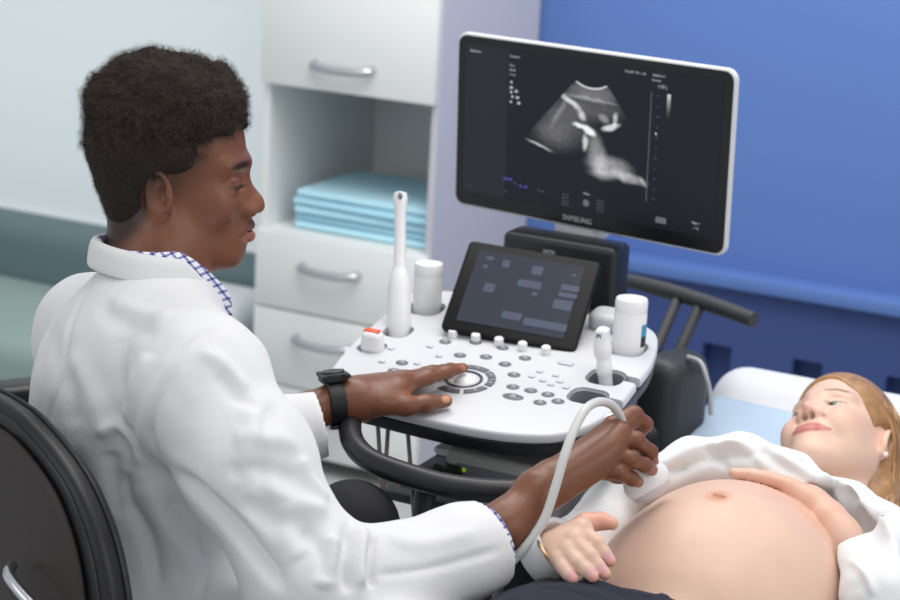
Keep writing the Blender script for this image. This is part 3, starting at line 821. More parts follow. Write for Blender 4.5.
def woman_body():
    S = Solid(); add_head(S, FR, FT, FS, True); eye_slit(S, .0038, .0028)
    S.frame(np.eye(3), np.zeros(3))
    hc = FT+FR@np.array((-.03, 0, -.04))
    S.chain([hc, hc*.4+wnb*.6, wnb], [.05, .046, .055], .03)
    Rr = np.stack([ex, ey, ez], 1)
    S.ell(wch, (.165, .19, .085), .04, R=Rr)
    S.cap(wnb, wshR, .045, .045, .03); S.cap(wnb, wshL, .045, .045, .03)
    tl = rotm(ex, math.radians(0))
    S.ell(bel, (.163, .185, .165), .03, R=tl@Rr)
    S.ell(bel-ey*.08-ex*.015-ez*.02, (.155, .14, .125), .06, R=Rr)
    S.ell((bel+wch)/2-ez*.03, (.145, .2, .09), .05, R=Rr)
    S.ell(wpel, (.165, .16, .115), .06, R=Rr)
    nv = onsurf(bel, 718, 496)
    S.cap(nv+ex*.007+ey*.001, nv-ex*.007-ey*.001, .0035, .0035, .004, m='-'); S.cap(nv+ex*.008+ey*.006, nv-ex*.006+ey*.005, .002, .002, .004)
    S.g = 1; S.chain([wshR, welR, welR*.4+wwrR*.6, wwrR], [.042, .034, .030, .0225], .02)
    S.g = 2; S.chain([wshL, welL, welL*.6+wwrL*.4, wwrL], [.042, .034, .032, .0225], .02)
    hk = .003
    # her right hand flat on the lower belly (back of the hand up)
    S.g = 1; w2 = P(553, 549, 2.456)
    kn = [P(583, 530, 2.452), P(575, 539, 2.436), P(568, 549, 2.428), P(559, 558, 2.425)]   # index .. little
    for k_, r_ in zip(kn, (.0115, .0115, .0112, .0105)): S.cap(w2, k_, .0180, r_, .006)
    S.cap(P(566, 537, 2.46), P(580, 529, 2.456), .015, .0125, .012)
    S.g = 3; finger(S, [P(581, 531, 2.452), P(597, 543, 2.435), P(604, 553, 2.43), P(610, 561, 2.428)], [.0112, .0095, .0086, .0076], hk)
    S.g = 4; finger(S, [P(573, 540, 2.436), P(590, 556, 2.42), P(598, 566, 2.415), P(605, 574, 2.412)], [.0112, .0097, .0087, .0077], hk)
    S.g = 5; finger(S, [P(566, 550, 2.428), P(577, 562, 2.414), P(586, 570, 2.408), P(593, 577, 2.404)], [.0108, .0093, .0084, .0074], hk)
    S.g = 6; finger(S, [P(558, 559, 2.424), P(563, 568, 2.414), P(568, 574, 2.408), P(573, 579, 2.404)], [.0098, .0084, .0077, .0069], hk)
    S.g = 1; S.chain([P(568, 535, 2.47), P(586, 523, 2.482), P(600, 521, 2.485), P(612, 523.5, 2.48)], [.0155, .0125, .0105, .0085], .007)
    # her left hand on top of the belly, seen from the side
    S.g = 2; S.cap(wwrL, P(828, 518, 2.635), .025, .021, .015)
    S.chain([P(831, 521, 2.642), P(812, 502, 2.66), P(790, 487, 2.668)], [.021, .0185, .0125], .012)
    S.chain([P(829, 516, 2.65), P(811, 499, 2.68), P(785, 484, 2.70)], [.019, .0155, .011], .012)
    for dx, dd, dy, gg in ((0, 0, 0, 7), (-2, .018, -1, 8), (2, .036, -1, 9), (8, .05, -1, 10)):
        S.g = gg; finger(S, [P(792+dx, 486+dy, 2.668+dd), P(768+dx, 478.5+dy, 2.678+dd), P(750+dx, 475+dy, 2.683+dd), P(735+dx, 473.5+dy, 2.688+dd)], [.0112, .0088, .0076, .0064], hk)
    V, Q = S.mesh(.0024, wr(-1.15, 1.88, .45), wr(-1.15, 1.88, .45)) if False else S.mesh(.0024, (-.15, 1.75, .48), (1.0, 3.2, .97))
    V, Q = keep_big(V, Q, 3000); V = relax(V, Q, 1, .4)
    loc = lambda *p: FT+FS*(FR@np.array(p))
    base = (222, 186, 166)
    pl = [(loc(.068, y*.042, -.022), FR, (.03, .024, .022), (232, 166, 142), .8, .4) for y in (1, -1)]
    pl += [(loc(.088, y*(.021+.012*j), .0315+(.0, .0032, .0005)[j]), FR, (.02, .0090, .0026), (124, 84, 60), .6, .9) for y in (1, -1) for j in range(3)]
    pl += [(loc(.087, y*.031, .0072), FR, (.02, .0165, .0016), (70, 46, 40), .6, .9) for y in (1, -1)]
    pl += [(loc(.087, y*.031, -.0022), FR, (.02, .0135, .001), (160, 112, 96), .6, .5) for y in (1, -1)]
    pl += [(loc(.1015, y*.0068, -.0315), FR, (.009, .0045, .0045), (84, 42, 34), .5, .9) for y in (1, -1)]  # nostril hollows: their shade painted into the skin colour
    pl += [(loc(.108, 0, -.02), FR, (.014, .014, .012), (226, 160, 144), .6, .5)]
    pl += lips_paint(None, FR, FT, FS, (190, 108, 104), True)
    R1 = np.eye(3)
    for c in (P(607.5, 557, 2.421), P(602.5, 569.5, 2.404), P(591, 572.5, 2.397), P(571, 575.5, 2.400)):
        pl.append((c, R1, (.0062, .008, .0062), (226, 176, 186), .2, .9))
    for c in (P(609, 562, 2.425), P(603, 574, 2.41), P(593, 577, 2.402), P(573, 579, 2.402)): pl.append((c, R1, (.007, .007, .007), (232, 152, 132), .5, .6))
    pl.append((P(800, 500, 2.64), R1, (.09, .06, .05), (222, 170, 146), .3, .5))
    pl.append((P(735, 474, 2.66), R1, (.02, .02, .01), (228, 140, 132), .6, .6))
    pl.append((P(600, 521, 2.48), R1, (.03, .02, .014), (226, 150, 124), .6, .6))
    pl.append((nv, R1, (.014, .014, .010), (200, 134, 98), .7, .75))
    return V, Q, paint(V, base, pl)
def woman_hair(parent):
    S = Solid().frame(FR, FT, FS)
    S.ell((-.016, 0, .047), (.098, .082, .090), .01)
    S.ell((-.03, 0, .015), (.080, .079, .080), .03)
    S.ell((.018, 0, .064), (.076, .071, .064), .02)
    S.ell((-.055, .03, -.06), (.040, .050, .070), .03)
    S.ell((.130, 0, -.008), (.088, .082, .094), .008, m='-')
    S.ell((.066, 0, -.01), (.040, .066, .078), .008, m='-')
    for y in (1, -1):
        S.ell((.006, y*.085, -.02), (.023, .03, .05), .008, m='-')
    S.frame(np.eye(3), np.zeros(3))
    V, Q = S.mesh(.003, FT-.2, FT+.2); V, Q = keep_big(V, Q, 1500); V = relax(V, Q, 2, .5)
    h = mkmesh('hair', V, Q, M['hair_f'], parent)
    # locks: from the parting over the side of the head, round the ear and down behind the shoulder
    rg = np.random.default_rng(4); VV = []; FF = []; n0 = 0
    def skull(p):      # push a local point out onto the hair cap
        q = (p-np.array((-.018, 0, .042)))/np.array((.099, .083, .091)); l = np.linalg.norm(q)
        return np.array((-.018, 0, .042))+q/l*np.array((.099, .083, .091)) if l < 1.6 else p
    for i in range(900):
        t = rg.random(); j = rg.normal()*.002; y0 = 1 if i % 5 else -1
        x0 = .052-.15*t
        st = np.array((x0, 0, .125-.02*abs(t-.3)))
        s1 = np.array((x0*.95-.005, y0*.045, .115-.02*t)); s2 = np.array((.042-.125*t, y0*.078, .068-.035*t))
        s3 = np.array((-.004-.085*t, y0*.082, .025-.03*t)); s4 = np.array((-.034-.065*t, y0*.075, -.03-.02*t))
        s5 = np.array((-.045-.05*t, y0*(.064+.012*rg.random()), -.085-.02*t)); s6 = np.array((-.04-.05*t, y0*(.065+.035*rg.random()), -.15-.05*rg.random()))
        pts = [skull(p) for p in (st, s1, s2, s3)]+[s4, s5, s6]
        pts = [p*(1+.014*rg.random())+rg.normal(size=3)*.0015 for p in pts]
        pw = np.array([FT+FS*(FR@p) for p in pts]); rr = np.array([.0006, .0010, .0012, .0013, .0015, .0014, .0006])*(.7+.6*rg.random())
        b = MB(); b.tube(pw, rr, 5, spl=5, cap=False); VV.append(b.V[0]); FF.append(np.array(b.F)+n0); n0 += len(b.V[0])
    Fa = np.concatenate(FF); per = len(FF[0]); o = mkmesh('hair_locks', np.concatenate(VV), Fa, None, h, mats=[M['hair_f'], M['hair_f2'], M['hair_f3']], midx=[(i//per*7) % 3 for i in range(len(Fa))]); tag(o, 'long smooth light brown strands', kind='stuff')
def shirt(parent):
    S = Solid(); Rr = np.stack([ex, ey, ez], 1); S.k = .03
    S.ell(wch+ez*.012, (.185, .20, .098), .04, R=Rr)
    S.cap(wnb-ey*.01-ez*.01, wshR, .058, .062, .04); S.cap(wnb-ey*.01-ez*.01, wshL, .058, .066, .04)
    # bust and the bunched front above the belly
    S.ell(wr(-.82, 2.66, .725), (.085, .085, .06), .05, R=Rr); S.ell(wr(-.64, 2.64, .725), (.085, .085, .06), .05, R=Rr)
    S.chain([P(648, 482, 2.78), P(690, 466, 2.80), P(740, 462, 2.78), P(790, 478, 2.74), P(828, 505, 2.70)], [.03, .034, .034, .032, .03], .03)
    # sleeves
    S.chain([wshR, P(640, 490, 2.86), welR, P(556, 553, 2.50), P(568, 537, 2.46)], [.062, .05, .045, .036, .034], .03)
    S.chain([wshL, P(905, 560, 2.62), welL], [.07, .058, .055], .03)
    S.chain([welL, P(882, 600, 2.53), P(860, 570, 2.60), P(838, 528, 2.64)], [.055, .05, .039, .035], .03)
    # left side falling beside the belly
    S.chain([P(850, 520, 2.72), P(872, 560, 2.66), P(885, 610, 2.6)], [.05, .05, .05], .04)
    # openings
    for c, fr, r in ((P(563, 541, 2.462), P(548, 562, 2.485), .0305), (P(850, 551, 2.615), P(870, 586, 2.58), .031)):
        ax = nrm(c-fr); x, y = frame_from(ax); R = np.stack([x, y, ax], 1)
        S.box(c+ax*.06, (.05, .05, .06), .001, .002, R=R, m='-'); S.cap(c-ax*.04, c+ax*.05, r, r, .003, m='-')
    S.ell(bel, (.166, .188, .168), .004, R=Rr, m='-')
    hc = FT+FR@np.array((-.03, 0, -.04)); S.cap(wnb+(wnb-hc)*.1+ez*.02, hc+ez*.01, .052, .056, .012, m='-')
    V, Q = S.mesh(.0036, (-.2, 1.8, .5), (1.1, 3.2, .95)); V, Q = keep_big(V, Q, 1500); V = relax(V, Q, 2, .5)
    V = strokes(V, Q, [
        ([(655, 470), (700, 448), (755, 444)], .007, .008), ([(665, 478), (710, 458), (765, 455)], .007, -.007), ([(760, 445), (790, 462), (830, 490)], .008, .007),
        ([(770, 458), (800, 475), (835, 500)], .007, -.003), ([(800, 460), (840, 468), (880, 500)], .008, -.006), ([(840, 485), (865, 515), (880, 560)], .01, -.005),
        ([(850, 500), (880, 520), (895, 560)], .01, .007), ([(812, 465), (830, 480), (850, 520)], .008, .006), 
        ([(850, 560), (866, 575), (875, 598)], .006, .005), ([(645, 485), (670, 470), (690, 468)], .006, -.005), ([(720, 440), (750, 452), (770, 470)], .007, .006),
        ([(880, 480), (888, 520), (896, 560)], .008, .008), ([(700, 446), (715, 456), (728, 470)], .006, -.005)])
    N = vnormals(V, Q); V = V+N*(vnoise(V, 22, 8)*.0035+vnoise(V, 50, 9)*.0015)[:, None]
    return mkmesh('shirt', V, Q, M['shirt'], parent)
def jeans(parent):
    S = Solid(); Rr = np.stack([ex, ey, ez], 1)
    S.ell(wpel+ey*.02, (.178, .18, .128), .05, R=Rr); S.ell(wpel-ey*.12, (.175, .16, .118), .05, R=Rr)
    S.ell(wr(-.85, 2.04, .702), (.09, .15, .10), .05, R=Rr); S.cap(wr(-.84, 2.00, .70), wr(-.87, 1.55, .715), .10, .095, .05)
    for s_ in (-1, 1): S.cap(wpel+ex*s_*.085-ey*.08, wpel+ex*s_*.10-ey*.55, .098, .075, .04)
    S.ell(bel+ez*.04-ey*.0, (.190, .225, .165), .006, R=Rr, m='-')
    V, Q = S.mesh(.0045, (-.5, 1.2, .4), (.9, 2.9, .9)); V, Q = keep_big(V, Q, 1500); V = relax(V, Q, 2, .5)
    V = strokes(V, Q, [([(500, 575), (560, 578), (640, 598)], .006, .006), ([(500, 585), (560, 588), (610, 600)], .006, -.005), ([(540, 568), (600, 580), (650, 598)], .006, -.005), ([(550, 562), (610, 576), (668, 600)], .004, .004)])
    N = vnormals(V, Q); V = V+N*(vnoise(V, 30, 3)*.003)[:, None]
    return mkmesh('jeans', V, Q, M['denim'], parent)
def make_woman():
    V, Q, c = woman_body()
    wm = add_person('person', (wpel[0], wpel[1], .58), 'pregnant person lying on the white bed, bare belly under an open white shirt')
    mkmesh('body', V, Q, M['skin_f'], wm, col=c)
    eyes(wm, FR, FT, FS, M['iris_green'], (1, -.18, .02), True)
    woman_hair(wm); sh = shirt(wm); jeans(wm)
    ca = P(552, 548, 2.470); ax = nrm(P(575, 536, 2.455)-P(545, 555, 2.475)); x, y = frame_from(ax)
    MB(ca-ax*.030, x, y, ax).lathe([(.030, 0), (.0345, .001), (.0352, .02), (.0350, .036), (.0338, .038), (.0322, .036), (.0318, 0)], (0, 0, 0), (0, 0, 1), 48).build('shirt_cuff', M['shirt'], wm)
    ep = FT+FS*(FR@np.array((.000, .083, -.036)))
    b = MB(ep); b.ball((0, 0, -.002), .0042, 16); b.build('pearl', M['pearl'], wm)
    return wm
def bracelet():
    c = P(556.5, 550, 2.452); ax = nrm(P(566, 541, 2.45)-P(545, 566, 2.47)); x, y = frame_from(ax)
    b = MB(c, x, y, ax); pts = [(.0268*math.cos(a), .0268*math.sin(a), .001*math.sin(3*a)) for a in np.linspace(0, 2*math.pi, 41)]
    b.tube(pts, .0022, 8, cap=False); o = b.build('bracelet', M['gold']); tag(o, 'thin metal bracelet round the wrist of the person lying down', 'bracelet')
# ============ the ultrasound machine ============
TAU = math.radians(10); pO = P(510, 445, 2.8); pY = math.cos(TAU)*ey+math.sin(TAU)*ez; pN = np.cross(ex, pY)
def pp(x, y, h=0.0):
    w_ = onplane(x, y, pO+pN*h, pN)-pO; return (w_@ex, w_@pY)
def pw_(a, b, h=0.0): return pO+ex*a+pY*b+pN*h
def ppw(x, y, h=0.0): return onplane(x, y, pO+pN*h, pN)
MAt = (-1.2, 2.9)
def bool_cut(o, cutters):
    for c in cutters:
        m = o.modifiers.new('c', 'BOOLEAN'); m.operation = 'DIFFERENCE'; m.solver = 'EXACT'; m.object = c
    bpy.context.view_layer.update(); dg = bpy.context.evaluated_depsgraph_get(); me = bpy.data.meshes.new_from_object(o.evaluated_get(dg))
    o.modifiers.clear(); old = o.data; o.data = me; me.name = old.name
    for c in cutters: bpy.data.objects.remove(c, do_unlink=True)
def text(name, s, size, O, X, Y, matr, parent, ext=.0004, align='CENTER'):
    c = bpy.data.curves.new(name, 'FONT'); c.body = s; c.size = size; c.extrude = ext; c.align_x = align; c.align_y = 'CENTER'
    t = bpy.data.objects.new('tmp', c); COL.objects.link(t); bpy.context.view_layer.update()
    dg = bpy.context.evaluated_depsgraph_get(); me = bpy.data.meshes.new_from_object(t.evaluated_get(dg)); bpy.data.objects.remove(t, do_unlink=True)
    V = np.array([v.co[:] for v in me.vertices]); Fc = [list(p.vertices) for p in me.polygons]
    b = MB(O, X, Y); b.add(V, Fc); return b.build(name, matr, parent, smooth=False)
def scan_mat():
    """the scan picture shown on the monitor, drawn with nodes in the screen's own metres"""
    m = bpy.data.materials.new('scan_screen'); m.use_nodes = True; nt = m.node_tree; b = nt.nodes['Principled BSDF']; N = nt.nodes; Lk = nt.links
    b.inputs['Base Color'].default_value = (*lin((14, 15, 20)), 1); b.inputs['Roughness'].default_value = .3; b.inputs['Specular IOR Level'].default_value = .3
    tc = N.new('ShaderNodeTexCoord'); sp = N.new('ShaderNodeSeparateXYZ')
    uv = N.new('ShaderNodeUVMap'); Lk.new(uv.outputs[0], sp.inputs[0])
    def mth(op, a, bb=None, c=None, cl=False):
        n = N.new('ShaderNodeMath'); n.operation = op; n.use_clamp = cl
        for i, v in enumerate((a, bb, c)):
            if v is None: continue
            if isinstance(v, (int, float)): n.inputs[i].default_value = v
            else: Lk.new(v, n.inputs[i])
        return n.outputs[0]
    # warp for organic edges
    nz = N.new('ShaderNodeTexNoise'); nz.inputs['Scale'].default_value = 14; nz.inputs['Detail'].default_value = 4; Lk.new(uv.outputs[0], nz.inputs['Vector'])
    spn = N.new('ShaderNodeSeparateColor'); Lk.new(nz.outputs['Color'], spn.inputs[0])
    X0, Y0 = sp.outputs[0], sp.outputs[1]
    X = mth('ADD', X0, mth('MULTIPLY', mth('SUBTRACT', spn.outputs[0], .5), .035)); Y = mth('ADD', Y0, mth('MULTIPLY', mth('SUBTRACT', spn.outputs[1], .5), .035))
    def blob(cx, cy, rx, ry, rot, soft, amp, warp=True):
        x = mth('SUBTRACT', X if warp else X0, cx); y = mth('SUBTRACT', Y if warp else Y0, cy); c, s_ = math.cos(rot), math.sin(rot)
        u = mth('DIVIDE', mth('ADD', mth('MULTIPLY', x, c), mth('MULTIPLY', y, s_)), rx); v = mth('DIVIDE', mth('SUBTRACT', mth('MULTIPLY', y, c), mth('MULTIPLY', x, s_)), ry)
        d = mth('SQRT', mth('ADD', mth('MULTIPLY', u, u), mth('MULTIPLY', v, v)))
        r = N.new('ShaderNodeMapRange'); r.interpolation_type = 'SMOOTHSTEP'; r.inputs[1].default_value = 1+soft; r.inputs[2].default_value = 1-soft; r.inputs[3].default_value = 0; r.inputs[4].default_value = amp
        Lk.new(d, r.inputs[0]); return r.outputs[0]
    # coordinates: u 0..1.69 across, v 0..1 down (1 = screen height)
    # fan mask around an apex
    ax, ay = .865, .0
    dx = mth('SUBTRACT', X0, ax); dy = mth('SUBTRACT', Y0, ay); R_ = mth('SQRT', mth('ADD', mth('MULTIPLY', dx, dx), mth('MULTIPLY', dy, dy))); A_ = mth('ABSOLUTE', mth('SUBTRACT', mth('ARCTAN2', dx, dy), -.02))
    fan = mth('MULTIPLY', mth('LESS_THAN', A_, .64), mth('MULTIPLY', mth('GREATER_THAN', R_, .17), mth('LESS_THAN', R_, .86)))
    tot = None
    B_ = [(.87, .20, .16, .05, 0, .6, .16), (.86, .245, .15, .010, .05, .7, .22), (.90, .30, .15, .07, 0, .7, .09), (.735, .285, .085, .016, .55, .6, .62), (.81, .36, .030, .020, 1.0, .6, .55), (.80, .425, .045, .015, .1, .5, .9), (.865, .455, .042, .020, .55, .5, 1.0),
          (.835, .53, .015, .045, .05, .6, .7), (1.0, .405, .050, .018, -.35, .6, .85), (1.03, .35, .014, .034, .1, .6, .55), (.95, .36, .03, .02, .4, .6, .25), (.92, .60, .05, .12, -.25, .6, .28), (1.0, .66, .12, .055, .05, .6, .34), (1.12, .71, .10, .030, .15, .6, .40), (.95, .72, .07, .028, .1, .7, .24), (.68, .42, .13, .13, .3, .9, .12),
          (.53, .60, .075, .007, .32, .7, .6), (1.22, .72, .03, .010, .9, .8, .35), (.66, .36, .016, .10, .5, .8, .14), (.60, .52, .10, .06, .3, .9, .07)]
    for q in B_:
        o = blob(*q); tot = o if tot is None else mth('ADD', tot, o)
    nz2 = N.new('ShaderNodeTexNoise'); nz2.inputs['Scale'].default_value = 26; nz2.inputs['Detail'].default_value = 6; nz2.inputs['Roughness'].default_value = .7; Lk.new(uv.outputs[0], nz2.inputs['Vector'])
    tot = mth('MULTIPLY', tot, mth('ADD', mth('MULTIPLY', nz2.outputs['Fac'], 1.3), .35)); tot = mth('MULTIPLY', tot, fan)
    # top arc of the fan
    arc = mth('MULTIPLY', mth('LESS_THAN', mth('ABSOLUTE', mth('SUBTRACT', R_, .178)), .006), mth('LESS_THAN', A_, .60))
    tot = mth('ADD', tot, mth('MULTIPLY', arc, .55))
    base = mth('ADD', .007, mth('MULTIPLY', mth('LESS_THAN', X0, .30), .010)); tot = mth('ADD', tot, base)
    cb = N.new('ShaderNodeCombineColor'); Lk.new(tot, cb.inputs[0]); Lk.new(tot, cb.inputs[1]); Lk.new(mth('ADD', tot, .007), cb.inputs[2])
    Lk.new(cb.outputs[0], b.inputs['Emission Color']); b.inputs['Emission Strength'].default_value = .85
    return m
def quad_uv(name, O, X, U, w_, h_, matr, parent, asp, thick=.0015):
    """thin screen slab with metric UVs (u to the right, v down)"""
    b = MB(O, X, U); poly = rrect(w_, h_, .003, 3); b.prism(poly, -thick, 0); o = b.build(name, matr, parent, smooth=False)
    uvl = o.data.uv_layers.new(name='uv'); M_ = np.array(WM[o.name].translation)
    N_ = np.cross(X, U)
    for l in o.data.loops:
        p = np.array(o.data.vertices[l.vertex_index].co)+M_-O
        uvl.data[l.index].uv = ((p@X/w_+.5)*asp, .5-p@U/h_)
    return o
def machine():
    A = wr(*MAt, 0); rt = empty('ultrasound_machine', A, -YAW); tag(rt, 'white and black ultrasound machine with large tilted monitor, touch tablet and button console', 'ultrasound machine')
    W_, K_, G_ = M['white_plastic'], M['black_plastic'], M['key_grey']
    # console top
    pix = [(334, 394), (326, 382), (334, 364), (351, 344), (368, 328), (388, 310), (402, 297), (424, 289), (446, 290), (520, 300), (612, 318), (640, 323), (656, 333), (657, 348), (650, 366), (636, 384), (622, 402), (608, 413), (588, 425), (556, 434), (515, 434), (470, 428), (420, 417), (372, 405)]
    poly = smooth_poly([pp(*q) for q in pix], 4)
    cons = MB(pO, ex, pY, pN).prism(poly, -.016, 0, .005).build('console_top', W_, rt)
    ctr = np.mean(poly, 0)
    wells = [((372, 347), .022, .022), ((398, 331), .023, .024), ((426, 308), .030, .029), ((606, 377), .029, .028), ((588, 396), .030, .026), ((627, 348), .031, .030)]
    cut = []
    for (q, a_, b_) in wells:
        c = pp(*q); cut.append(MB(pO, ex, pY, pN).prism(rrect(a_*2, b_*2, min(a_, b_)*.75, 6, c[0], c[1]), -.05, .02).build('cut', K_))
    # slots that let cables in from the right edge
    for (q, q2) in (((606, 374), (660, 386)), ((586, 395), (640, 408))):
        a_ = np.array(pp(*q)); b_ = np.array(pp(*q2)); n_ = np.array((-(b_-a_)[1], (b_-a_)[0])); n_ = n_/np.linalg.norm(n_)*.009
        cut.append(MB(pO, ex, pY, pN).prism([a_-n_, b_-n_, b_+n_, a_+n_], -.05, .02).build('cut', K_))
    bool_cut(cons, cut); cons.data.set_sharp_from_angle(angle=math.radians(35))
    for (q, a_, b_) in wells:
        c = pp(*q); b = MB(pO, ex, pY, pN); out = rrect(a_*2-.001, b_*2-.001, min(a_, b_)*.72, 6, c[0], c[1]); inn = rrect(a_*2-.008, b_*2-.008, min(a_, b_)*.66, 6, c[0], c[1]); n = len(out)
        fl = [(x, y, -.050) for x, y in [(c[0]+(p[0]-c[0])*.8, c[1]+(p[1]-c[1])*.8) for p in inn]]
        V = [(x, y, -.002) for x, y in out]+[(x, y, -.004) for x, y in inn]+fl+[(x, y, -.058) for x, y in out]
        Fc = [(i, (i+1) % n, n+(i+1) % n, n+i) for i in range(n)]+[(n+i, n+(i+1) % n, 2*n+(i+1) % n, 2*n+i) for i in range(n)]+[tuple(range(2*n, 3*n))]+[(3*n+i, 3*n+(i+1) % n, (i+1) % n, i) for i in range(n)]+[tuple(range(4*n-1, 3*n-1, -1))]
        b.add(V, Fc).build('holder_cup', M['cup_grey'], rt)
    p2 = [ctr+(np.array(p)-ctr)*.985 for p in poly]; MB(pO, ex, pY, pN).prism([ctr+(np.array(p)-ctr)*.66 for p in poly], -.050, -.034, .004).build('console_underside', K_, rt)
    und = MB(pO, ex, pY, pN).prism(p2, -.038, -.016, .004).build('console_rim', K_, rt)
    cut = []
    for (q, a_, b_) in wells:
        c = pp(*q); cut.append(MB(pO, ex, pY, pN).prism(rrect(a_*2+.002, b_*2+.002, min(a_, b_)*.75, 6, c[0], c[1]), -.06, .02).build('cut', K_))
    bool_cut(und, cut)
    # keys
    def key(q, r=.0075, e=1.22):
        r = r*1.15
        c = pp(*q); b = MB(pw_(c[0], c[1]), ex, pY, pN); b.lathe([(0, .0018), (r*.82, .0018), (r, .0008), (r, -.001)], (0, 0, 0), (0, 0, 1), 24)
        b.V = [pw_(c[0], c[1])+((v-pw_(c[0], c[1]))@np.stack([ex, pY, pN], 1)*np.array((e, .95, 1)))@np.stack([ex, pY, pN], 1).T for v in b.V]
        o = b.build('button', G_, rt)
        b = MB(pw_(c[0], c[1]), ex, pY, pN); b.box((0, 0, .0019), (r*.9, r*.25, .0006)); b.box((0, r*.3, .0019), (r*.4, r*.2, .0006)); b.build('symbol', M['key_mark'], o, smooth=False)
    for q in [(445.2, 342), (475.6, 342.6), (502.8, 348), (460, 355.6), (486, 357.2), (402, 363), (505, 364.4), (394, 371), (525, 358.4), (514, 375), (513, 387.2), (530.8, 390.8), (548, 394.8), (558, 401.6), (540, 402.8)]: key(q, .0072)
    key((513, 397), .0085, 1.7)
    tb = pp(464, 379.5); cT = pw_(*tb)
    b = MB(cT, ex, pY, pN); b.lathe([(.0285, -.001), (.0285, .0016), (.0255, .0022), (.024, .0005)], (0, 0, 0), (0, 0, 1), 48); b.build('trackball_ring', M['key_dark'], rt)
    b = MB(cT, ex, pY, pN); b.ball((0, 0, -.0165), .0240, 40); b.build('trackball', M['ball_white'], rt)
    def arc(a0, a1, r0=.036, r1=.048):
        n = 10; out = [(r1*math.cos(a), r1*math.sin(a)) for a in np.radians(np.linspace(a0, a1, n))]+[(r0*math.cos(a), r0*math.sin(a)) for a in np.radians(np.linspace(a1, a0, n))]
        o = MB(cT, ex, pY, pN).prism(out, -.001, .0018, .0006, 1).build('button', G_, rt)
        am = math.radians((a0+a1)/2); rmid = (r0+r1)/2
        MB(cT+ex*rmid*math.cos(am)+pY*rmid*math.sin(am), ex, pY, pN).box((0, 0, .0019), (.005, .002, .0006)).build('symbol', M['key_mark'], o, smooth=False)
    for a in ((62, 110), (115, 165), (28, 56), (-8, 22), (-64, -16), (-118, -72), (175, 215)): arc(*a)
    for q in [(382, 362), (417, 364), (439, 356.5), (391, 349), (430, 347), (566, 364), (532, 377), (543, 381), (551, 385), (560, 382), (566, 388), (540, 372), (556, 376)]:
        c = pp(*q); big = q == (566, 364); MB(pw_(*c), ex, pY, pN).box((0, 0, .001), (.024 if big else .010, .011 if big else .008, .004), .0015).build('light_key', M['key_light'], rt)
    for q in [(453, 337), (475.8, 341), (499, 345), (522.6, 349.5), (546, 353.5)]:
        c = pp(*q); MB(pw_(*c), ex, pY, pN).cyl((0, 0, -.001), (0, 0, .0125), .0078, .0072, 24, .0015).build('knob', M['ball_white'], rt)
    # tablet
    k = .929; tc_ = CAM+(np.array((.119, 3.2647, .8913))-CAM)*k; X, U, Nn = [nrm(v) for v in ((.9515, -.3056, -.0361), (.2402, .6643, .7078), (-.1923, -.6821, .7055))]
    w_, h_ = .235*k, .1785*k
    tb_ = MB(tc_, X, U, Nn).prism(rrect(w_, h_, .008), -.014, 0, .003).build('touch_tablet', M['tablet_black'], rt)
    s = quad_uv('screen', tc_+Nn*.0008-X*.001+U*.002, X, U, w_*.80, h_*.80, M['tablet_screen'], tb_, 1.3)
    for (fx, fy, sw, sh) in [(-.38, .40, .07, .05), (-.40, .28, .04, .05), (-.22, .36, .07, .10), (.42, .36, .04, .03), (.05, .14, .22, .10), (.42, .18, .17, .08), (.42, .08, .17, .06), (.40, -.06, .17, .13), (-.02, -.32, .18, .10), (.20, -.36, .20, .10), (.40, -.36, .2, .10), (-.30, -.0, .1, .12), (.12, .02, .05, .05), (.08, .34, .10, .12)]:
        MB(tc_+Nn*.0012+X*fx*w_*.8+U*(fy*h_*.8+.002), X, U, Nn).prism(rrect(w_*.8*sw, h_*.8*sh, .0015), 0, .0003).build('icon', M['icon_blue'], s, smooth=False)
    # tablet support wedge + black monitor column
    MB(tc_-Nn*.04-U*.02, X, U, Nn).box((0, 0, 0), (.12, .10, .05), .01).build('tablet_hinge', K_, rt)
    wa = [P(597, 318, 3.14), P(640, 330, 3.14)]
    a_ = np.array(pp(592, 350)); c_ = np.array(pp(636, 330)); 
    MB(pO, ex, pY, pN).prism(rrect(.07, .05, .018, 5, pp(604, 334)[0], pp(604, 334)[1]+.03), -.005, .026, .012).build('console_hump', W_, rt)
    cb = wr(-1.247, 2.985, .93)
    MB(cb, ex, ey, ez).box((0, .0, -.02), (.205, .07, .19), .012, 4).build('monitor_column', M['black_satin'], rt)
    text('maker_badge', 'HQV', .010, cb+ex*-.015-ey*.0358+ez*.052, ex, ez, M['key_mark'], rt)
    MB(wr(-1.225, 2.97, .6), ex, ey, ez).box((0, 0, .05), (.14, .10, .5), .03, 3).build('lift_column', M['black_satin'], rt)
    # monitor
    k = 1.027; mc = CAM+(np.array((.204, 3.1542, 1.1802))-CAM)*k; X, U, Nn = [nrm(v) for v in ((.814, -.5809, .0078), (-.0314, -.0305, .999), (-.5801, -.8134, -.0431))]
    w_, h_ = .521*k, .2935*k
    sh = MB(mc, X, U, Nn).prism(rrect(w_, h_, .020, 8), -.014, -.001, .005).build('monitor_shell', W_, rt)
    MB(mc-Nn*.026, X, U, Nn).box((0, 0, 0), (.34, .20, .03), .013, 4).build('back_cover', W_, sh)
    MB(mc, X, U, Nn).prism(rrect(w_-.009, h_-.009, .0165, 8), -.003, .0008, .0005, 1).build('bezel', M['black_gloss2'], sh)
    sw, shh = w_*.925, h_*.85; asp = 1.69
    so = mc+Nn*.0012+U*.005
    scr = quad_uv('screen', so, X, U, sw, shh, M['scan'], sh, asp)
    text('maker_logo', 'SAMSUNG', .0125, mc-U*(h_/2-.0155)-X*.012+Nn*.001, X, U, M['logo_grey'], sh)
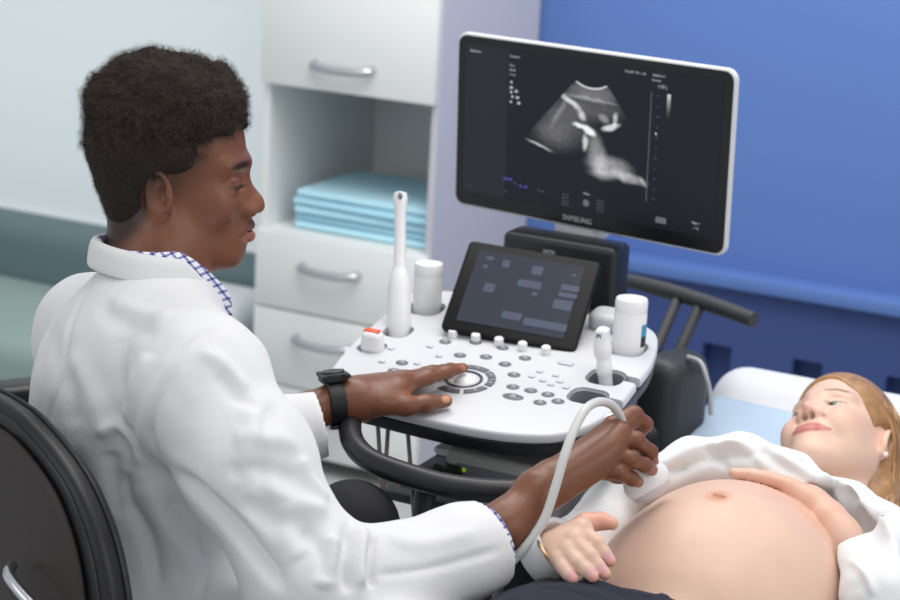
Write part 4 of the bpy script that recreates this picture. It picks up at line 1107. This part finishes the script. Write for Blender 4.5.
    def sp(u, v): return so+X*((u/asp-.5)*sw)+U*((.5-v)*shh)+Nn*.0003     # screen uv -> world
    def st(s_, u, v, sz, al='LEFT', m_='txt'): return text('screen_text', s_, sz, sp(u, v), X, U, M[m_], sh, .0001, al)
    st('Abdomen', .03, .045, .0058); st('Obstetric', .31, .045, .0050); st('C5-2', .31, .105, .0050); st('60 dB', .31, .135, .0050); st('17 cm', .31, .165, .0050)
    for i, q in enumerate([(.325, .215), (.325, .25), (.325, .28), (.36, .27), (.335, .31), (.37, .31), (.325, .345), (.38, .345)]):
        MB(sp(*q), X, U, Nn).box((0, 0, 0), (.006 if i % 2 else .004, .004, .0002)).build('screen_mark', M['txt'], sh, smooth=False)
    st('Tis 0.04  MI  1.10', 1.14, .035, .0055, 'CENTER'); st('2020-03-27', 1.25, .035, .005); st('Routine', 1.25, .065, .005); st('[ 2D ]', 1.29, .10, .0065)
    MB(sp(1.25, .49), X, U, Nn).box((0, 0, 0), (.0012, shh*.70, .0002)).build('scale_line', M['txt_dim'], sh, smooth=False)
    for i in range(11):
        MB(sp(1.295, .16+i*.066), X, U, Nn).box((0, 0, 0), (.003 if i % 2 else .0045, .001, .0002)).build('scale_tick', M['txt_dim'], sh, smooth=False)
    MB(sp(1.29, .40), X, U, Nn).box((0, 0, 0), (.003, .004, .0002)).build('screen_mark', M['txt'], sh, smooth=False)
    for i in range(8): MB(sp(1.36, .15+i*.02), X, U, Nn).box((0, 0, 0), (.0065, shh*.02, .0002)).build('grey_scale_bar', M['gs%d' % i], sh, smooth=False)
    st('BPD 78', .29, .865, .0055, 'LEFT', 'txt_blue'); st('AC 265', .40, .895, .0055, 'LEFT', 'txt_blue'); st('PW', .36, .885, .0045, 'LEFT', 'txt_dim'); st('CF', .30, .95, .0045, 'LEFT', 'txt_dim'); st('1/1', .04, .965, .0045, 'LEFT', 'txt_dim'); st('Freeze', .53, .90, .005, 'LEFT', 'txt_dim')
    st('Menu', .84, .865, .0055)
    for r_ in range(4): st('Res 4.2', .70, .895+r_*.022, .0042, 'LEFT', 'txt_dim'); st('Gain 56', .93, .895+r_*.022, .0042, 'LEFT', 'txt_dim')
    MB(sp(.86, .925), X, U, Nn).lathe([(0, 0), (.006, 0), (.006, .0001), (0, .0001)], (0, 0, 0), (0, 0, 1), 20).build('screen_mark', M['txt_dim'], sh, smooth=False)
    MB(sp(1.35, .945), X, U, Nn).prism(rrect(.020, .010, .002), 0, .0002).build('screen_mark', M['txt_dim'], sh, smooth=False)
    st('Cine', 1.32, .945, .005); st('Page 1', 1.57, .92, .0055, 'CENTER'); st('1 / 2', 1.57, .955, .0055, 'CENTER')
    # white neck under the monitor
    nk = mc-U*(h_/2+.004)-Nn*.028-X*.02
    MB(nk, X, U, Nn).box((0, -.004, 0), (.085, .03, .05), .01, 3).build('monitor_neck', W_, rt)
    # front hand rail
    rl = [P(366, 392, 3.05), P(356, 404, 2.96), P(350, 424, 2.86), P(354, 444, 2.80), P(372, 461, 2.76), P(408, 475, 2.73), P(450, 486, 2.715), P(500, 491, 2.71), P(550, 488, 2.72), P(588, 470, 2.76), P(612, 446, 2.84), P(622, 420, 2.95), P(626, 402, 3.03)]
    MB().tube(rl, .0165, 18, spl=6).build('front_handrail', M['black_satin'], rt)
    # rear push handle with two struts
    h1 = ppz(622, 279, .87); h2 = ppz(754, 320, .87)
    MB().tube([h1, h1*.67+h2*.33+ez*.004, h1*.33+h2*.67+ez*.004, h2], [.0125, .0145, .0145, .0135], 16, spl=4).build('rear_handle', M['grey_rubber'], rt)
    for (q0, q1) in (((681, 303), (655, 352)), ((703, 310), (677, 356))):
        t0 = h1+(h2-h1)*((q0[0]-622)/(754-622)); MB().tube([t0, P(*q1, 3.42)], .0095, 12).build('handle_strut', M['grey_rubber'], rt)
    bb = P(672, 404, 3.40); 
    MB(bb, nrm(ex*.96-ey*.28), nrm(ey*.96+ex*.28), ez).box((-.004, .0, -.035), (.088, .13, .25), .034, 5).build('rear_housing', M['housing_grey'], rt)
    MB(wr(-1.235, 3.03, .62), ex, ey, ez).box((0, 0, 0), (.10, .26, .22), .03, 3).build('rear_bracket', M['black_satin'], rt)
    MB(P(642, 440, 3.22), ex, ey, ez).lathe([(.022, -.012), (.028, -.012), (.028, .012), (.022, .012), (.022, -.012)], (0, 0, 0), -ey, 28).build('cable_hook', K_, rt)
    MB().tube([P(688, 357, 3.36), P(700, 362, 3.34), P(706, 376, 3.33), P(710, 394, 3.33), P(711, 415, 3.33)], .0042, 8, spl=5).build('white_trim_cable', M['cable_grey'], rt)
    # column, shelf and base
    MB(wr(-1.235, 2.80, .45), ex, ey, ez).box((0, 0, 0), (.20, .30, .50), .04, 4).build('cabinet_body', M['housing_grey'], rt)
    MB().tube([P(440, 470, 2.95), P(426, 492, 2.93), P(424, 530, 2.93), P(424, 600, 2.96)], [.014, .016, .018, .018], 12, spl=4).build('foot_bar', M['housing_grey'], rt)
    MB(wr(-1.20, 2.70, .66), ex, ey, ez).box((0, 0, 0), (.30, .28, .016), .006).build('shelf', K_, rt)
    MB(P(436, 474, 2.94), ex, ey, ez).box((0, 0, 0), (.06, .12, .018), .004).build('side_tray', K_, rt)
    base = MB(wr(-1.235, 2.85, .08), ex, ey, ez).box((0, 0, 0), (.42, .62, .08), .03, 3).build('base', M['housing_grey'], rt)
    for sx in (-1, 1):
        for sy in (-1, 1): MB(wr(-1.235+sx*.17, 2.85+sy*.27, .045), ex, ey, ez).cyl((-.018, 0, 0), (.018, 0, 0), .045, n=24, bev=.006).build('caster', K_, rt)
    for (x0, x1, x2) in ((377, 380, 384), (389, 386, 381), (406, 410, 414)):
        MB().tube([P(x0, 412, 2.96), P(x1, 460, 2.95), P(x2, 520, 2.95), P(x2+3, 590, 2.97)], .0032, 8, spl=5).build('hanging_cable', M['cable_brown'], rt)
    for i, x0 in enumerate((583, 594, 606, 618)):
        MB().tube([P(x0, 455, 3.0), P(x0-3, 500, 2.98), P(x0-6, 550, 2.98), P(x0-2, 610, 3.0)], .0035, 8, spl=5).build('hanging_cable', M['cable_grey'], rt)
    return rt
def ppz(x, y, z): r = ray(x, y); return CAM+(z-CAM[2])/r[2]*r
def bottle(name, q, d_base, top, r, label, cat, lab=False):
    """gel bottle standing in a holder cup: cap, body"""
    b0 = q; h = top
    e = empty(name, b0, -YAW); tag(e, label, cat)
    MB(b0, ex, ey, ez).lathe([(0, 0), (r-.003, 0), (r, .003), (r, h*.80), (r*.985, h*.81)], (0, 0, 0), (0, 0, 1), 36).build('body', M['ball_white'], e)
    MB(b0, ex, ey, ez).lathe([(r*.985, h*.81), (r*.99, h*.815), (r*.99, h-.004), (r*.93, h-.0005), (0, h)], (0, 0, 0), (0, 0, 1), 36).build('cap', M['ball_white'], e)
    if lab:
        n = 14; a0 = math.radians(-12); a1 = math.radians(60); V = []; Fc = []
        for i in range(n+1):
            a = a0+(a1-a0)*i/n
            V += [(math.cos(a)*(r+.0004), math.sin(a)*(r+.0004), h*.38), (math.cos(a)*(r+.0004), math.sin(a)*(r+.0004), h*.52), (math.cos(a)*(r+.0004), math.sin(a)*(r+.0004), h*.68)]
        for i in range(n): Fc += [(3*i, 3*i+3, 3*i+4, 3*i+1), (3*i+1, 3*i+4, 3*i+5, 3*i+2)]
        b = MB(b0, *lab); b.V = []; b.add(V, Fc); b.mi = [0, 1]*n; b.build('printed_label', [M['label_black'], M['label_cyan']], e)
    return e
def probes():
    # gel bottles
    q = ppw(425, 307)-pN*.04; bottle('gel_bottle', q, 0, .112, .0235, 'white gel bottle in the left console holder, behind the tall white wand', 'bottle')
    q = ppw(626.5, 348)-pN*.04; bottle('gel_bottle', q, 0, .118, .0255, 'white gel bottle with a blue and black label, in the right console holder', 'bottle', (nrm(-ey*.2+ex), nrm(ey+ex*.2)))
    # tall wand
    o = ppw(398, 330)-pN*.04; tip = P(400.5, 191, 3.19); ax = nrm(tip-o); L = np.linalg.norm(tip-o); x, y = frame_from(ax)
    e = empty('ultrasound_probe', o); tag(e, 'tall thin white wand probe standing in the left console holder', 'probe', None)
    MB(o, x, y, ax).lathe([(0, 0), (.019, .002), (.0195, .05), (.0185, L*.40), (.015, L*.48), (.0115, L*.52)], (0, 0, 0), (0, 0, 1), 28).build('handle', M['ball_white'], e)
    MB(o, x, y, ax).lathe([(.0115, L*.515), (.0098, L*.55), (.0094, L*.88), (.0112, L*.92), (.0118, L*.96), (.010, L*.99), (0, L)], (0, 0, 0), (0, 0, 1), 28).build('shaft', M['ball_white'], e)
    b = MB(o, x, y, ax); cdir = nrm((-c_f)@np.stack([x, y, ax], 1)); b.ball((cdir[0]*.0112, cdir[1]*.0112, L*.965), (.004, .004, .006), 12); b.build('lens', M['cup_grey'], e)
    # orange-striped probe lying in the front left cup
    o = ppw(372, 348)-pN*.018; e = empty('ultrasound_probe', o); tag(e, 'short white probe with an orange stripe in the front left holder', 'probe')
    S = Solid(); S.box(o+pN*.026+ex*.002, (.017, .013, .022), .010, .01, R=np.stack([ex, pY, pN], 1)); S.cap(o+pN*.02, o+pN*-.005, .014, .012, .01)
    V, Q = S.mesh(.0016, o-.06, o+.08); mkmesh('housing', V, Q, M['ball_white'], e)
    MB(o+pN*.0475+ex*.002, ex, pY, pN).box((0, 0, .0005), (.026, .011, .003), .001).build('orange_stripe', M['orange'], e)
    # right probe with a narrow grey window
    o = ppw(607, 377)-pN*.035; tip = P(601.5, 330, 2.975); ax = nrm(tip-o); L = np.linalg.norm(tip-o); e = empty('ultrasound_probe', o); tag(e, 'white probe with a narrow grey face standing in the right holder beside the labelled bottle', 'probe')
    S = Solid(); S.chain([o, o+ax*L*.45, o+ax*L*.72, tip-ax*.006], [.0135, .012, .0125, .0105], .012, flat=(ex, .8)); S.box(tip-ax*.018, (.0085, .010, .020), .004, .008, R=np.stack([ex, nrm(np.cross(ax, ex)), ax], 1))
    V, Q = S.mesh(.0016, np.minimum(o, tip)-.04, np.maximum(o, tip)+.04); mkmesh('housing', V, Q, M['ball_white'], e)
    MB(tip-ax*.016-ey*.0108, ex, ax).box((0, 0, 0), (.008, .026, .003), .001).build('window', M['cup_grey'], e)
    # hand-held probe on the belly with its cable
    c0 = P(648, 484, 2.605); hd = P(622, 440, 2.60); ax = nrm(c0-hd)
    e = empty('ultrasound_probe', c0); tag(e, 'white curved probe held in the hand and pressed on the bare belly', 'probe')
    side = nrm(P(664, 468, 2.60)-P(636, 494, 2.59)); side = nrm(side-ax*(side@ax)); R_ = np.stack([side, np.cross(ax, side), ax], 1)
    S = Solid(); S.ell(c0-ax*.004, (.033, .0155, .022), .01, R=R_); S.ell(c0-ax*.028, (.024, .0145, .026), .014, R=R_)
    S.chain([c0-ax*.04, hd, hd-ax*.03], [.016, .013, .010], .012)
    V, Q = S.mesh(.0016, c0-.13, c0+.13); mkmesh('housing', V, Q, M['ball_white'], e)
    S = Solid(); S.ell(c0+ax*.002, (.030, .0150, .0205), .004, R=R_); S.half(c0+ax*.006, -ax, .002); V, Q = S.mesh(.0014, c0-.06, c0+.06); mkmesh('rubber_face', V, Q, M['probe_face'], e)
    pts = [P(624, 428, 2.59), P(619, 414, 2.57), P(610, 404, 2.55), P(598, 402, 2.52), P(586, 409, 2.49), P(575, 428, 2.47), P(565, 454, 2.455), P(556, 485, 2.45), P(546, 515, 2.45), P(534, 536, 2.45), P(518, 555, 2.45), P(505, 572, 2.46), P(497, 600, 2.50), P(500, 660, 2.6)]
    MB().tube(pts, [.0062]+[.0058]*13, 14, spl=8).build('cable', M['cable_white'], e)
# ============ the room ============
WV = 4.72      # back wall plane
def slab(name, c, size, matr, kind='structure', bev=0, rot=None, parent=None):
    o = MB(c, ex, ey, ez).box((0, 0, 0), size, bev).build(name, matr, parent, smooth=bev > 0)
    if kind and parent is None: tag(o, kind=kind)
    return o
def room():
    slab('floor', wr(-.9, 2.3, -.05), (5.0, 5.4, .1), M['floor'])
    slab('wall_back', wr(-.3, WV+.06, 1.4), (4.64, .12, 2.8), M['wall_blue'])
    # lower panelling of the back wall: a ledge on top and dark square openings
    lz = .545
    t = slab('trim_1', wr(.0, WV-.03, lz/2-.01), (4.02, .06, lz-.02), M['wall_blue_low'])
    cut = []
    zt = .372
    for i in range(-4, 7):
        u = -1.552+i*.2355
        slab('opening_dark_plate', wr(u+.036, WV-.002, zt-.11), (.084, .003, .23), M['black_plastic'])  # black plate stands in for the darkness deep inside the opening
        cut.append(MB(wr(u+.036, WV-.045, zt-.075), ex, ey, ez).box((0, 0, -.035), (.076, .07, .22)).build('cut', M['wall_blue_low']))
    bool_cut(t, cut)
    slab('trim_2', wr(.0, WV-.045, lz), (4.02, .09, .035), M['wall_blue'], bev=.006)
    slab('baseboard_back', wr(.0, WV-.068, .045), (4.02, .014, .09), M['wall_blue_low'])
    # the back wall left of the cabinet: a low grey part under a wide frosted window
    slab('wall_back', wr(-3.62, WV+.06, .17), (1.96, .12, .34), M['wall_grey'])
    slab('wall_back', wr(-3.62, WV+.06, 2.6), (1.96, .12, .40), M['wall_grey'])
    slab('window_1', wr(-3.62, WV+.03, 1.37), (1.96, .02, 2.06), M['frosted'])
    slab('window_frame', wr(-3.62, WV+.0, .35), (1.96, .06, .04), M['white_paint'])
    slab('wall_left', wr(-4.66, 3.0, 1.4), (.12, 3.6, 2.8), M['wall_grey'])
def cabinet():
    uL, uR, v0, D = -2.566, -2.086, 4.16, .55
    A = wr((uL+uR)/2, v0+D/2, 0); e = empty('storage_cabinet', A, -YAW); tag(e, 'tall white cabinet with an open shelf niche between handled drawers', 'cabinet')
    W = M['cab_white']; H = 1.9; um = (uL+uR)/2; th = .018
    b = MB(wr(0, 0, 0), ex, ey, ez)
    for u, mm, nm in ((uL+th/2, W, 'side_panel'), (uR-th/2, M['cab_shaded'], 'side_panel')): MB((0, 0, 0), ex, ey, ez).box((u, v0+D/2, H/2), (th, D, H), .001).build(nm, mm, e, smooth=False)
    MB((0, 0, 0), ex, ey, ez).box((um, v0+D-.006, H/2), (uR-uL-2*th, .008, H), 0).build('back_panel', W, e, smooth=False)
    for z, nm in ((.601, 'shelf'), (.985, 'shelf'), (H-th/2, 'top_panel'), (.05, 'bottom_panel')): MB((0, 0, 0), ex, ey, ez).box((um, v0+D/2-.003, z), (uR-uL-2*th, D-.012, th), .001).build(nm, W, e, smooth=False)
    def front(z0, z1, nm, hz=None, hu=None, ov=.004):
        f = MB((0, 0, 0), ex, ey, ez).box((um-.002, v0-.010, (z0+z1)/2), (uR-uL-.004, .019, z1-z0-.005), .002).build(nm, W, e)
        if hz:
            p = [(hu-.078, v0-.020, hz+.004), (hu-.074, v0-.038, hz), (hu-.04, v0-.047, hz-.003), (hu, v0-.050, hz-.004), (hu+.04, v0-.047, hz-.003), (hu+.074, v0-.038, hz), (hu+.078, v0-.020, hz+.004)]
            b = MB((0, 0, 0), ex, ey, ez); b.tube(p, .010, 12, spl=4); b.build('handle', M['chrome_soft'], f)
    front(.972, 1.38, 'door', 1.035, -2.335); front(1.38, 1.89, 'door')
    front(.412, .610, 'drawer', .532, -2.35); front(.215, .412, 'drawer', .345, -2.36); front(.04, .215, 'drawer', .15, -2.36)
    # stack of folded blue sheets
    rg = np.random.default_rng(2); z = .6105
    for i in range(5):
        h = .019; u0 = um+.028+rg.normal()*.003; 
        b = MB(wr(u0, v0+.20+rg.normal()*.004, z+h/2), nrm(ex+ey*rg.normal()*.01), nrm(ey-ex*.0), ez)
        # folded sheet: three soft layers and a rounded fold at the front
        bm = bmesh.new(); n = 22; pts = []
        for k in range(3):
            b.box((rg.normal()*.001, rg.normal()*.001, -h/2+h*(k+.5)/3), (.385, .31, h/3-.0006), .0028, 3)
        b.tube([(-.19, -.155, 0), (-.06, -.157, .0006), (.07, -.155, -.0006), (.19, -.156, 0)], h*.46, 10, spl=5)
        o = b.build('folded_sheet', M['blue_sheet'] if i % 2 else M['blue_sheet2']); z += h+.0008
        lab = ['lowest', 'second from the bottom', 'third from the bottom', 'second from the top', 'topmost'][i]
        tag(o, 'light blue folded sheet in the cabinet niche, %s of its stack' % lab, 'sheet', 'folded blue sheets in the cabinet niche')
def bed():
    u0, u1 = -1.055, -.40; um = (u0+u1)/2; A = wr(um, 2.2, 0)
    e = empty('examination_bed', A, -YAW); tag(e, 'white padded examination bed with a raised head end', 'bed')
    S = Solid(); Rr = np.stack([ex, ey, ez], 1)
    S.box(wr(um, 2.0, .535), ((u1-u0)/2, .80, .045), .03, .02, R=Rr)
    V, Q = S.mesh(.010, (-.9, .8, .4), (1.6, 3.5, .95)); mkmesh('mattress', V, Q, M['bed_white'], e)
    th = math.radians(16); c = wr(um, 3.05, .605); R2 = Rr@rotm((1, 0, 0), th)
    S = Solid(); S.box(c, ((u1-u0)/2, .30, .045), .042, .02, R=R2); S.cap(c+R2@np.array((-.275, .25, .012)), c+R2@np.array((.275, .25, .012)), .055, .055, .05)
    V, Q = S.mesh(.008, (-.9, .8, .4), (1.6, 3.9, 1.0)); mkmesh('head_rest', V, Q, M['bed_white'], e)
    MB((0, 0, 0), ex, ey, ez).box((um, 2.1, .46), (.56, 1.9, .05), .01).build('frame', M['housing_grey'], e)
    for sy in (1.35, 2.85): MB((0, 0, 0), ex, ey, ez).box((um, sy, .22), (.50, .08, .44), .01).build('leg', M['housing_grey'], e)
    # pale blue paper sheet over the bed
    nu, nv_ = 60, 90; V = []; 
    for j in range(nv_+1):
        v = 1.55+(3.20-1.55)*j/nv_
        for i in range(nu+1):
            f = i/nu*2-1; u = um+f*((u1-u0)/2+.008)
            vv = v
            zz = .583 if v < 2.78 else .583
            if v >= 2.72: 
                t = (v-2.72); pass; 
            if v > 2.76: zz = .583+(v-2.76)*math.tan(th)*1.0
            edge = max(0, abs(f)-.90)/.10; zz -= .055*edge**2*1.0
            V.append(wr(u, vv, zz))
    V = np.array(V); V[:, 2] += vnoise(V, 9, 2)*.0035+vnoise(V, 22, 3)*.0015
    Fc = [(j*(nu+1)+i, j*(nu+1)+i+1, (j+1)*(nu+1)+i+1, (j+1)*(nu+1)+i) for j in range(nv_) for i in range(nu)]
    o = mkmesh('bed_sheet', V, Fc, M['paper_blue']); so = o.modifiers.new('s', 'SOLIDIFY'); so.thickness = .002; so.offset = 1
    tag(o, 'pale blue disposable sheet spread over the examination bed', 'sheet')
def chair():
    # black leather backrest seen from behind, chrome frame
    n = -mF; X = nrm(np.cross(ez, n)); X = -mL   # to the person's right
    o = P(60, 520, 2.30)
    pn = nrm(np.array((math.cos(math.radians(62)), math.sin(math.radians(62)), -.12))); Y = nrm(ez-pn*(ez@pn)); X = nrm(np.cross(Y, pn))
    pix = [(-230, 560), (-200, 430), (-130, 398), (-50, 396), (0, 412), (25, 428), (52, 452), (76, 480), (94, 512), (108, 548), (118, 590), (124, 640), (126, 720), (100, 760), (-100, 740), (-230, 700)]
    e = empty('office_chair', wr(*rm(hipc)[:2], 0)); tag(e, 'black leather office chair with stitched edges and a chrome strip, seen from behind', 'chair')
    q = [onplane(x, y, o, pn)-o for x, y in pix]; poly = smooth_poly([(a@X, a@Y) for a in q], 5)
    def crv(V):   # curve the back round the sitter
        V = V-o; a = V@X; V = V+np.outer((a+.16)**2*.55, pn)*1.0; return V+o
    def bld(b, name, m_, par):
        b.V = [crv(v) for v in b.V]; return b.build(name, m_, par)
    c = np.mean(poly, 0)
    back = bld(MB(o, X, Y, pn).prism(poly, -.018, .030, .014, 4), 'backrest', M['leather'], e)
    ins = [c+(np.array(p)-c)*np.array((.80, .84)) for p in poly]
    bld(MB(o, X, Y, pn).prism(ins, -.026, -.014, .008, 3), 'back_shell', M['leather_brown'], back)
    seam = [(p[0], p[1], -.0185) for p in [c+(np.array(p)-c)*np.array((.90, .92)) for p in poly]]; seam.append(seam[0])
    b = MB(o, X, Y, pn); b.tube(seam, .0028, 6, cap=False); bld(b, 'stitched_seam', M['leather'], back)
    ed = [(p[0], p[1], .012) for p in poly]; ed.append(ed[0]); b = MB(o, X, Y, pn); b.tube(ed, .0035, 6, cap=False); bld(b, 'piping', M['leather'], back)
    sp = onplane(10, 578, o-pn*.035, pn); sq = onplane(75, 640, o-pn*.035, pn)
    b = MB(); b.tube([sp-(sq-sp)*.15+pn*.02, sp, (sp+sq)/2-pn*.008, sq, sq+(sq-sp)*.6], .007, 10, spl=6); b.build('chrome_strip', M['chrome'], e)
    sc = hipc.copy(); sc[2] = .42
    Rm = np.stack([mF, mL, ez], 1); S = Solid(); S.box(sc-ez*.0+mF*.06, (.24, .24, .045), .04, .02, R=Rm); V, Q = S.mesh(.012, sc-.45, sc+.45); mkmesh('seat', V, Q, M['leather'], e)
    base = sc.copy(); base[2] = .05
    MB(base).cyl((0, 0, 0), (0, 0, .34), .028, n=20).build('gas_lift', M['chrome'], e)
    for k in range(5):
        a = k*2*math.pi/5+.3; d = np.array((math.cos(a), math.sin(a), 0)); MB().tube([base+ez*.06, base+d*.15+ez*.05, base+d*.30+ez*.03], [.022, .018, .014], 10).build('base_leg', M['chrome'], e)
        MB(base+d*.30+ez*-.022).ball((0, 0, 0), (.026, .026, .028), 14).build('caster', M['black_plastic'], e)
    # armrest on the far left side
    ar = P(3, 400, 2.95)
    MB(ar, mF, mL, ez).box((-.02, 0, -.01), (.20, .06, .07), .012, 3).build('armrest', M['leather'], e)
    MB().tube([ar-ez*.03+mF*.08, ar-ez*.25+mF*.1, sc+mL*.25+ez*.0], .012, 10).build('armrest_support', M['chrome'], e)
def extras():
    # printer on the machine shelf
    O = P(524, 465, 3.02); e = empty('thermal_printer', O-ez*.0405, -YAW); tag(e, 'grey thermal printer with a small green light on the shelf under the console', 'printer')
    MB(O, ex, ey, ez).box((.01, 0, -.0), (.19, .20, .079), .008, 3).build('housing', M['printer_grey'], e)
    MB(O, ex, ey, ez).box((.01, -.1005, -.005), (.15, .004, .05), .002).build('front_panel', M['cup_grey'], e)
    MB(P(494, 463, 2.88), ex, ey, ez).box((0, 0, 0), (.016, .004, .006), .001).build('green_light', M['green_led'], e) if False else MB(O+ex*-.055-ey*.103+ez*.012, ex, ey, ez).box((0, 0, 0), (.014, .003, .006), .001).build('green_light', M['green_led'], e)
    for k in range(2): MB(O+ex*(.02+.025*k)-ey*.103-ez*.008, ex, ey, ez).cyl((0, 0, 0), (0, -.004, 0), .006, n=14).build('button', M['key_light'], e)
    o = MB(P(472, 456, 3.04), ex, ey, ez); o.box((0, 0, -.008), (.10, .10, .012), .005); o.box((.004, .003, .004), (.095, .09, .012), .005); o.box((-.002, 0, .014), (.085, .09, .010), .004)
    o = o.build('folded_towel', M['shirt']); tag(o, 'white folded towel under the console, left of the grey printer', 'towel')
    # sofa by the window
    e = empty('sofa', wr(-3.35, 4.35, 0)); tag(e, 'blurred teal grey sofa with a pale green seat under the frosted window', 'sofa')
    Rr = np.stack([ex, ey, ez], 1)
    S = Solid(); S.box(wr(-3.42, 4.56, .215), (.80, .08, .20), .06, .02, R=Rr); V, Q = S.mesh(.015, wr(-3.42, 4.56, .24)-1.1, wr(-3.42, 4.56, .24)+1.1); mkmesh('backrest', V, Q, M['teal'], e)
    S = Solid(); S.box(wr(-3.42, 4.22, .17), (.80, .28, .08), .05, .02, R=Rr); V, Q = S.mesh(.015, wr(-3.42, 4.22, .3)-1.1, wr(-3.42, 4.22, .3)+1.1); mkmesh('seat_cushion', V, Q, M['green_grey'], e)
    MB((0, 0, 0), ex, ey, ez).box((-3.42, 4.25, .06), (1.58, .60, .10), .01).build('base', M['green_grey'], e)
    S = Solid(); S.box(wr(-2.86, 4.36, .305), (.17, .12, .055), .05, .02, R=Rr); V, Q = S.mesh(.01, wr(-2.86, 4.36, .305)-.3, wr(-2.86, 4.36, .305)+.3)
    o = mkmesh('cushion', V, Q, M['white_paint']); tag(o, 'blurred white cushion on the end of the sofa beside the cabinet', 'cushion')
M['scan'] = scan_mat()
room(); cabinet(); bed(); machine(); probes(); extras(); chair()
make_man(); make_woman(); bracelet()
# ------------------------------------------------------------------ light
w = bpy.data.worlds.new('world'); SC.world = w; w.use_nodes = True
w.node_tree.nodes['Background'].inputs[0].default_value = (.95, .97, 1.0, 1); w.node_tree.nodes['Background'].inputs[1].default_value = .66
def area(name, loc, tgt, size, power, colr=(1, 1, 1), sy=None):
    l = bpy.data.lights.new(name, 'AREA'); l.energy = power; l.color = colr; l.size = size
    if sy: l.shape = 'RECTANGLE'; l.size_y = sy
    o = bpy.data.objects.new(name, l); COL.objects.link(o); o.location = loc
    o.rotation_euler = (Vector(tgt)-Vector(loc)).to_track_quat('-Z', 'Y').to_euler(); return o
area('overhead_area_light', (.6, 2.3, 3.0), (.5, 2.6, .8), 1.6, 18, (1, .97, .93), 1.2)
area('overhead_area_light', tuple(wr(-1.6, 3.4, 2.9)), tuple(wr(-1.3, 4.5, .6)), 1.8, 44, (1, .98, .96), 1.2)  # unseen lamp added to brighten the back walls and the cabinet
area('overhead_area_light', tuple(wr(-.2, 3.7, 2.5)), tuple(wr(-.5, 4.72, 1.2)), .9, 12, (1, 1, 1), .6)  # unseen lamp added to brighten the blue wall's upper right
area('window_light', (2.6, .6, 2.3), (.1, 2.6, 1.0), 1.8, 15, (1, .97, .94), 1.5)
area('window_light', (-2.2, .6, 2.3), (-.2, 2.6, 1.0), 1.8, 10, (.95, .98, 1), 1.5)
vs = SC.view_settings; vs.view_transform = 'Standard'; vs.look = 'None'; vs.exposure = 0.0; vs.gamma = 1.0; vs.use_curve_mapping = False
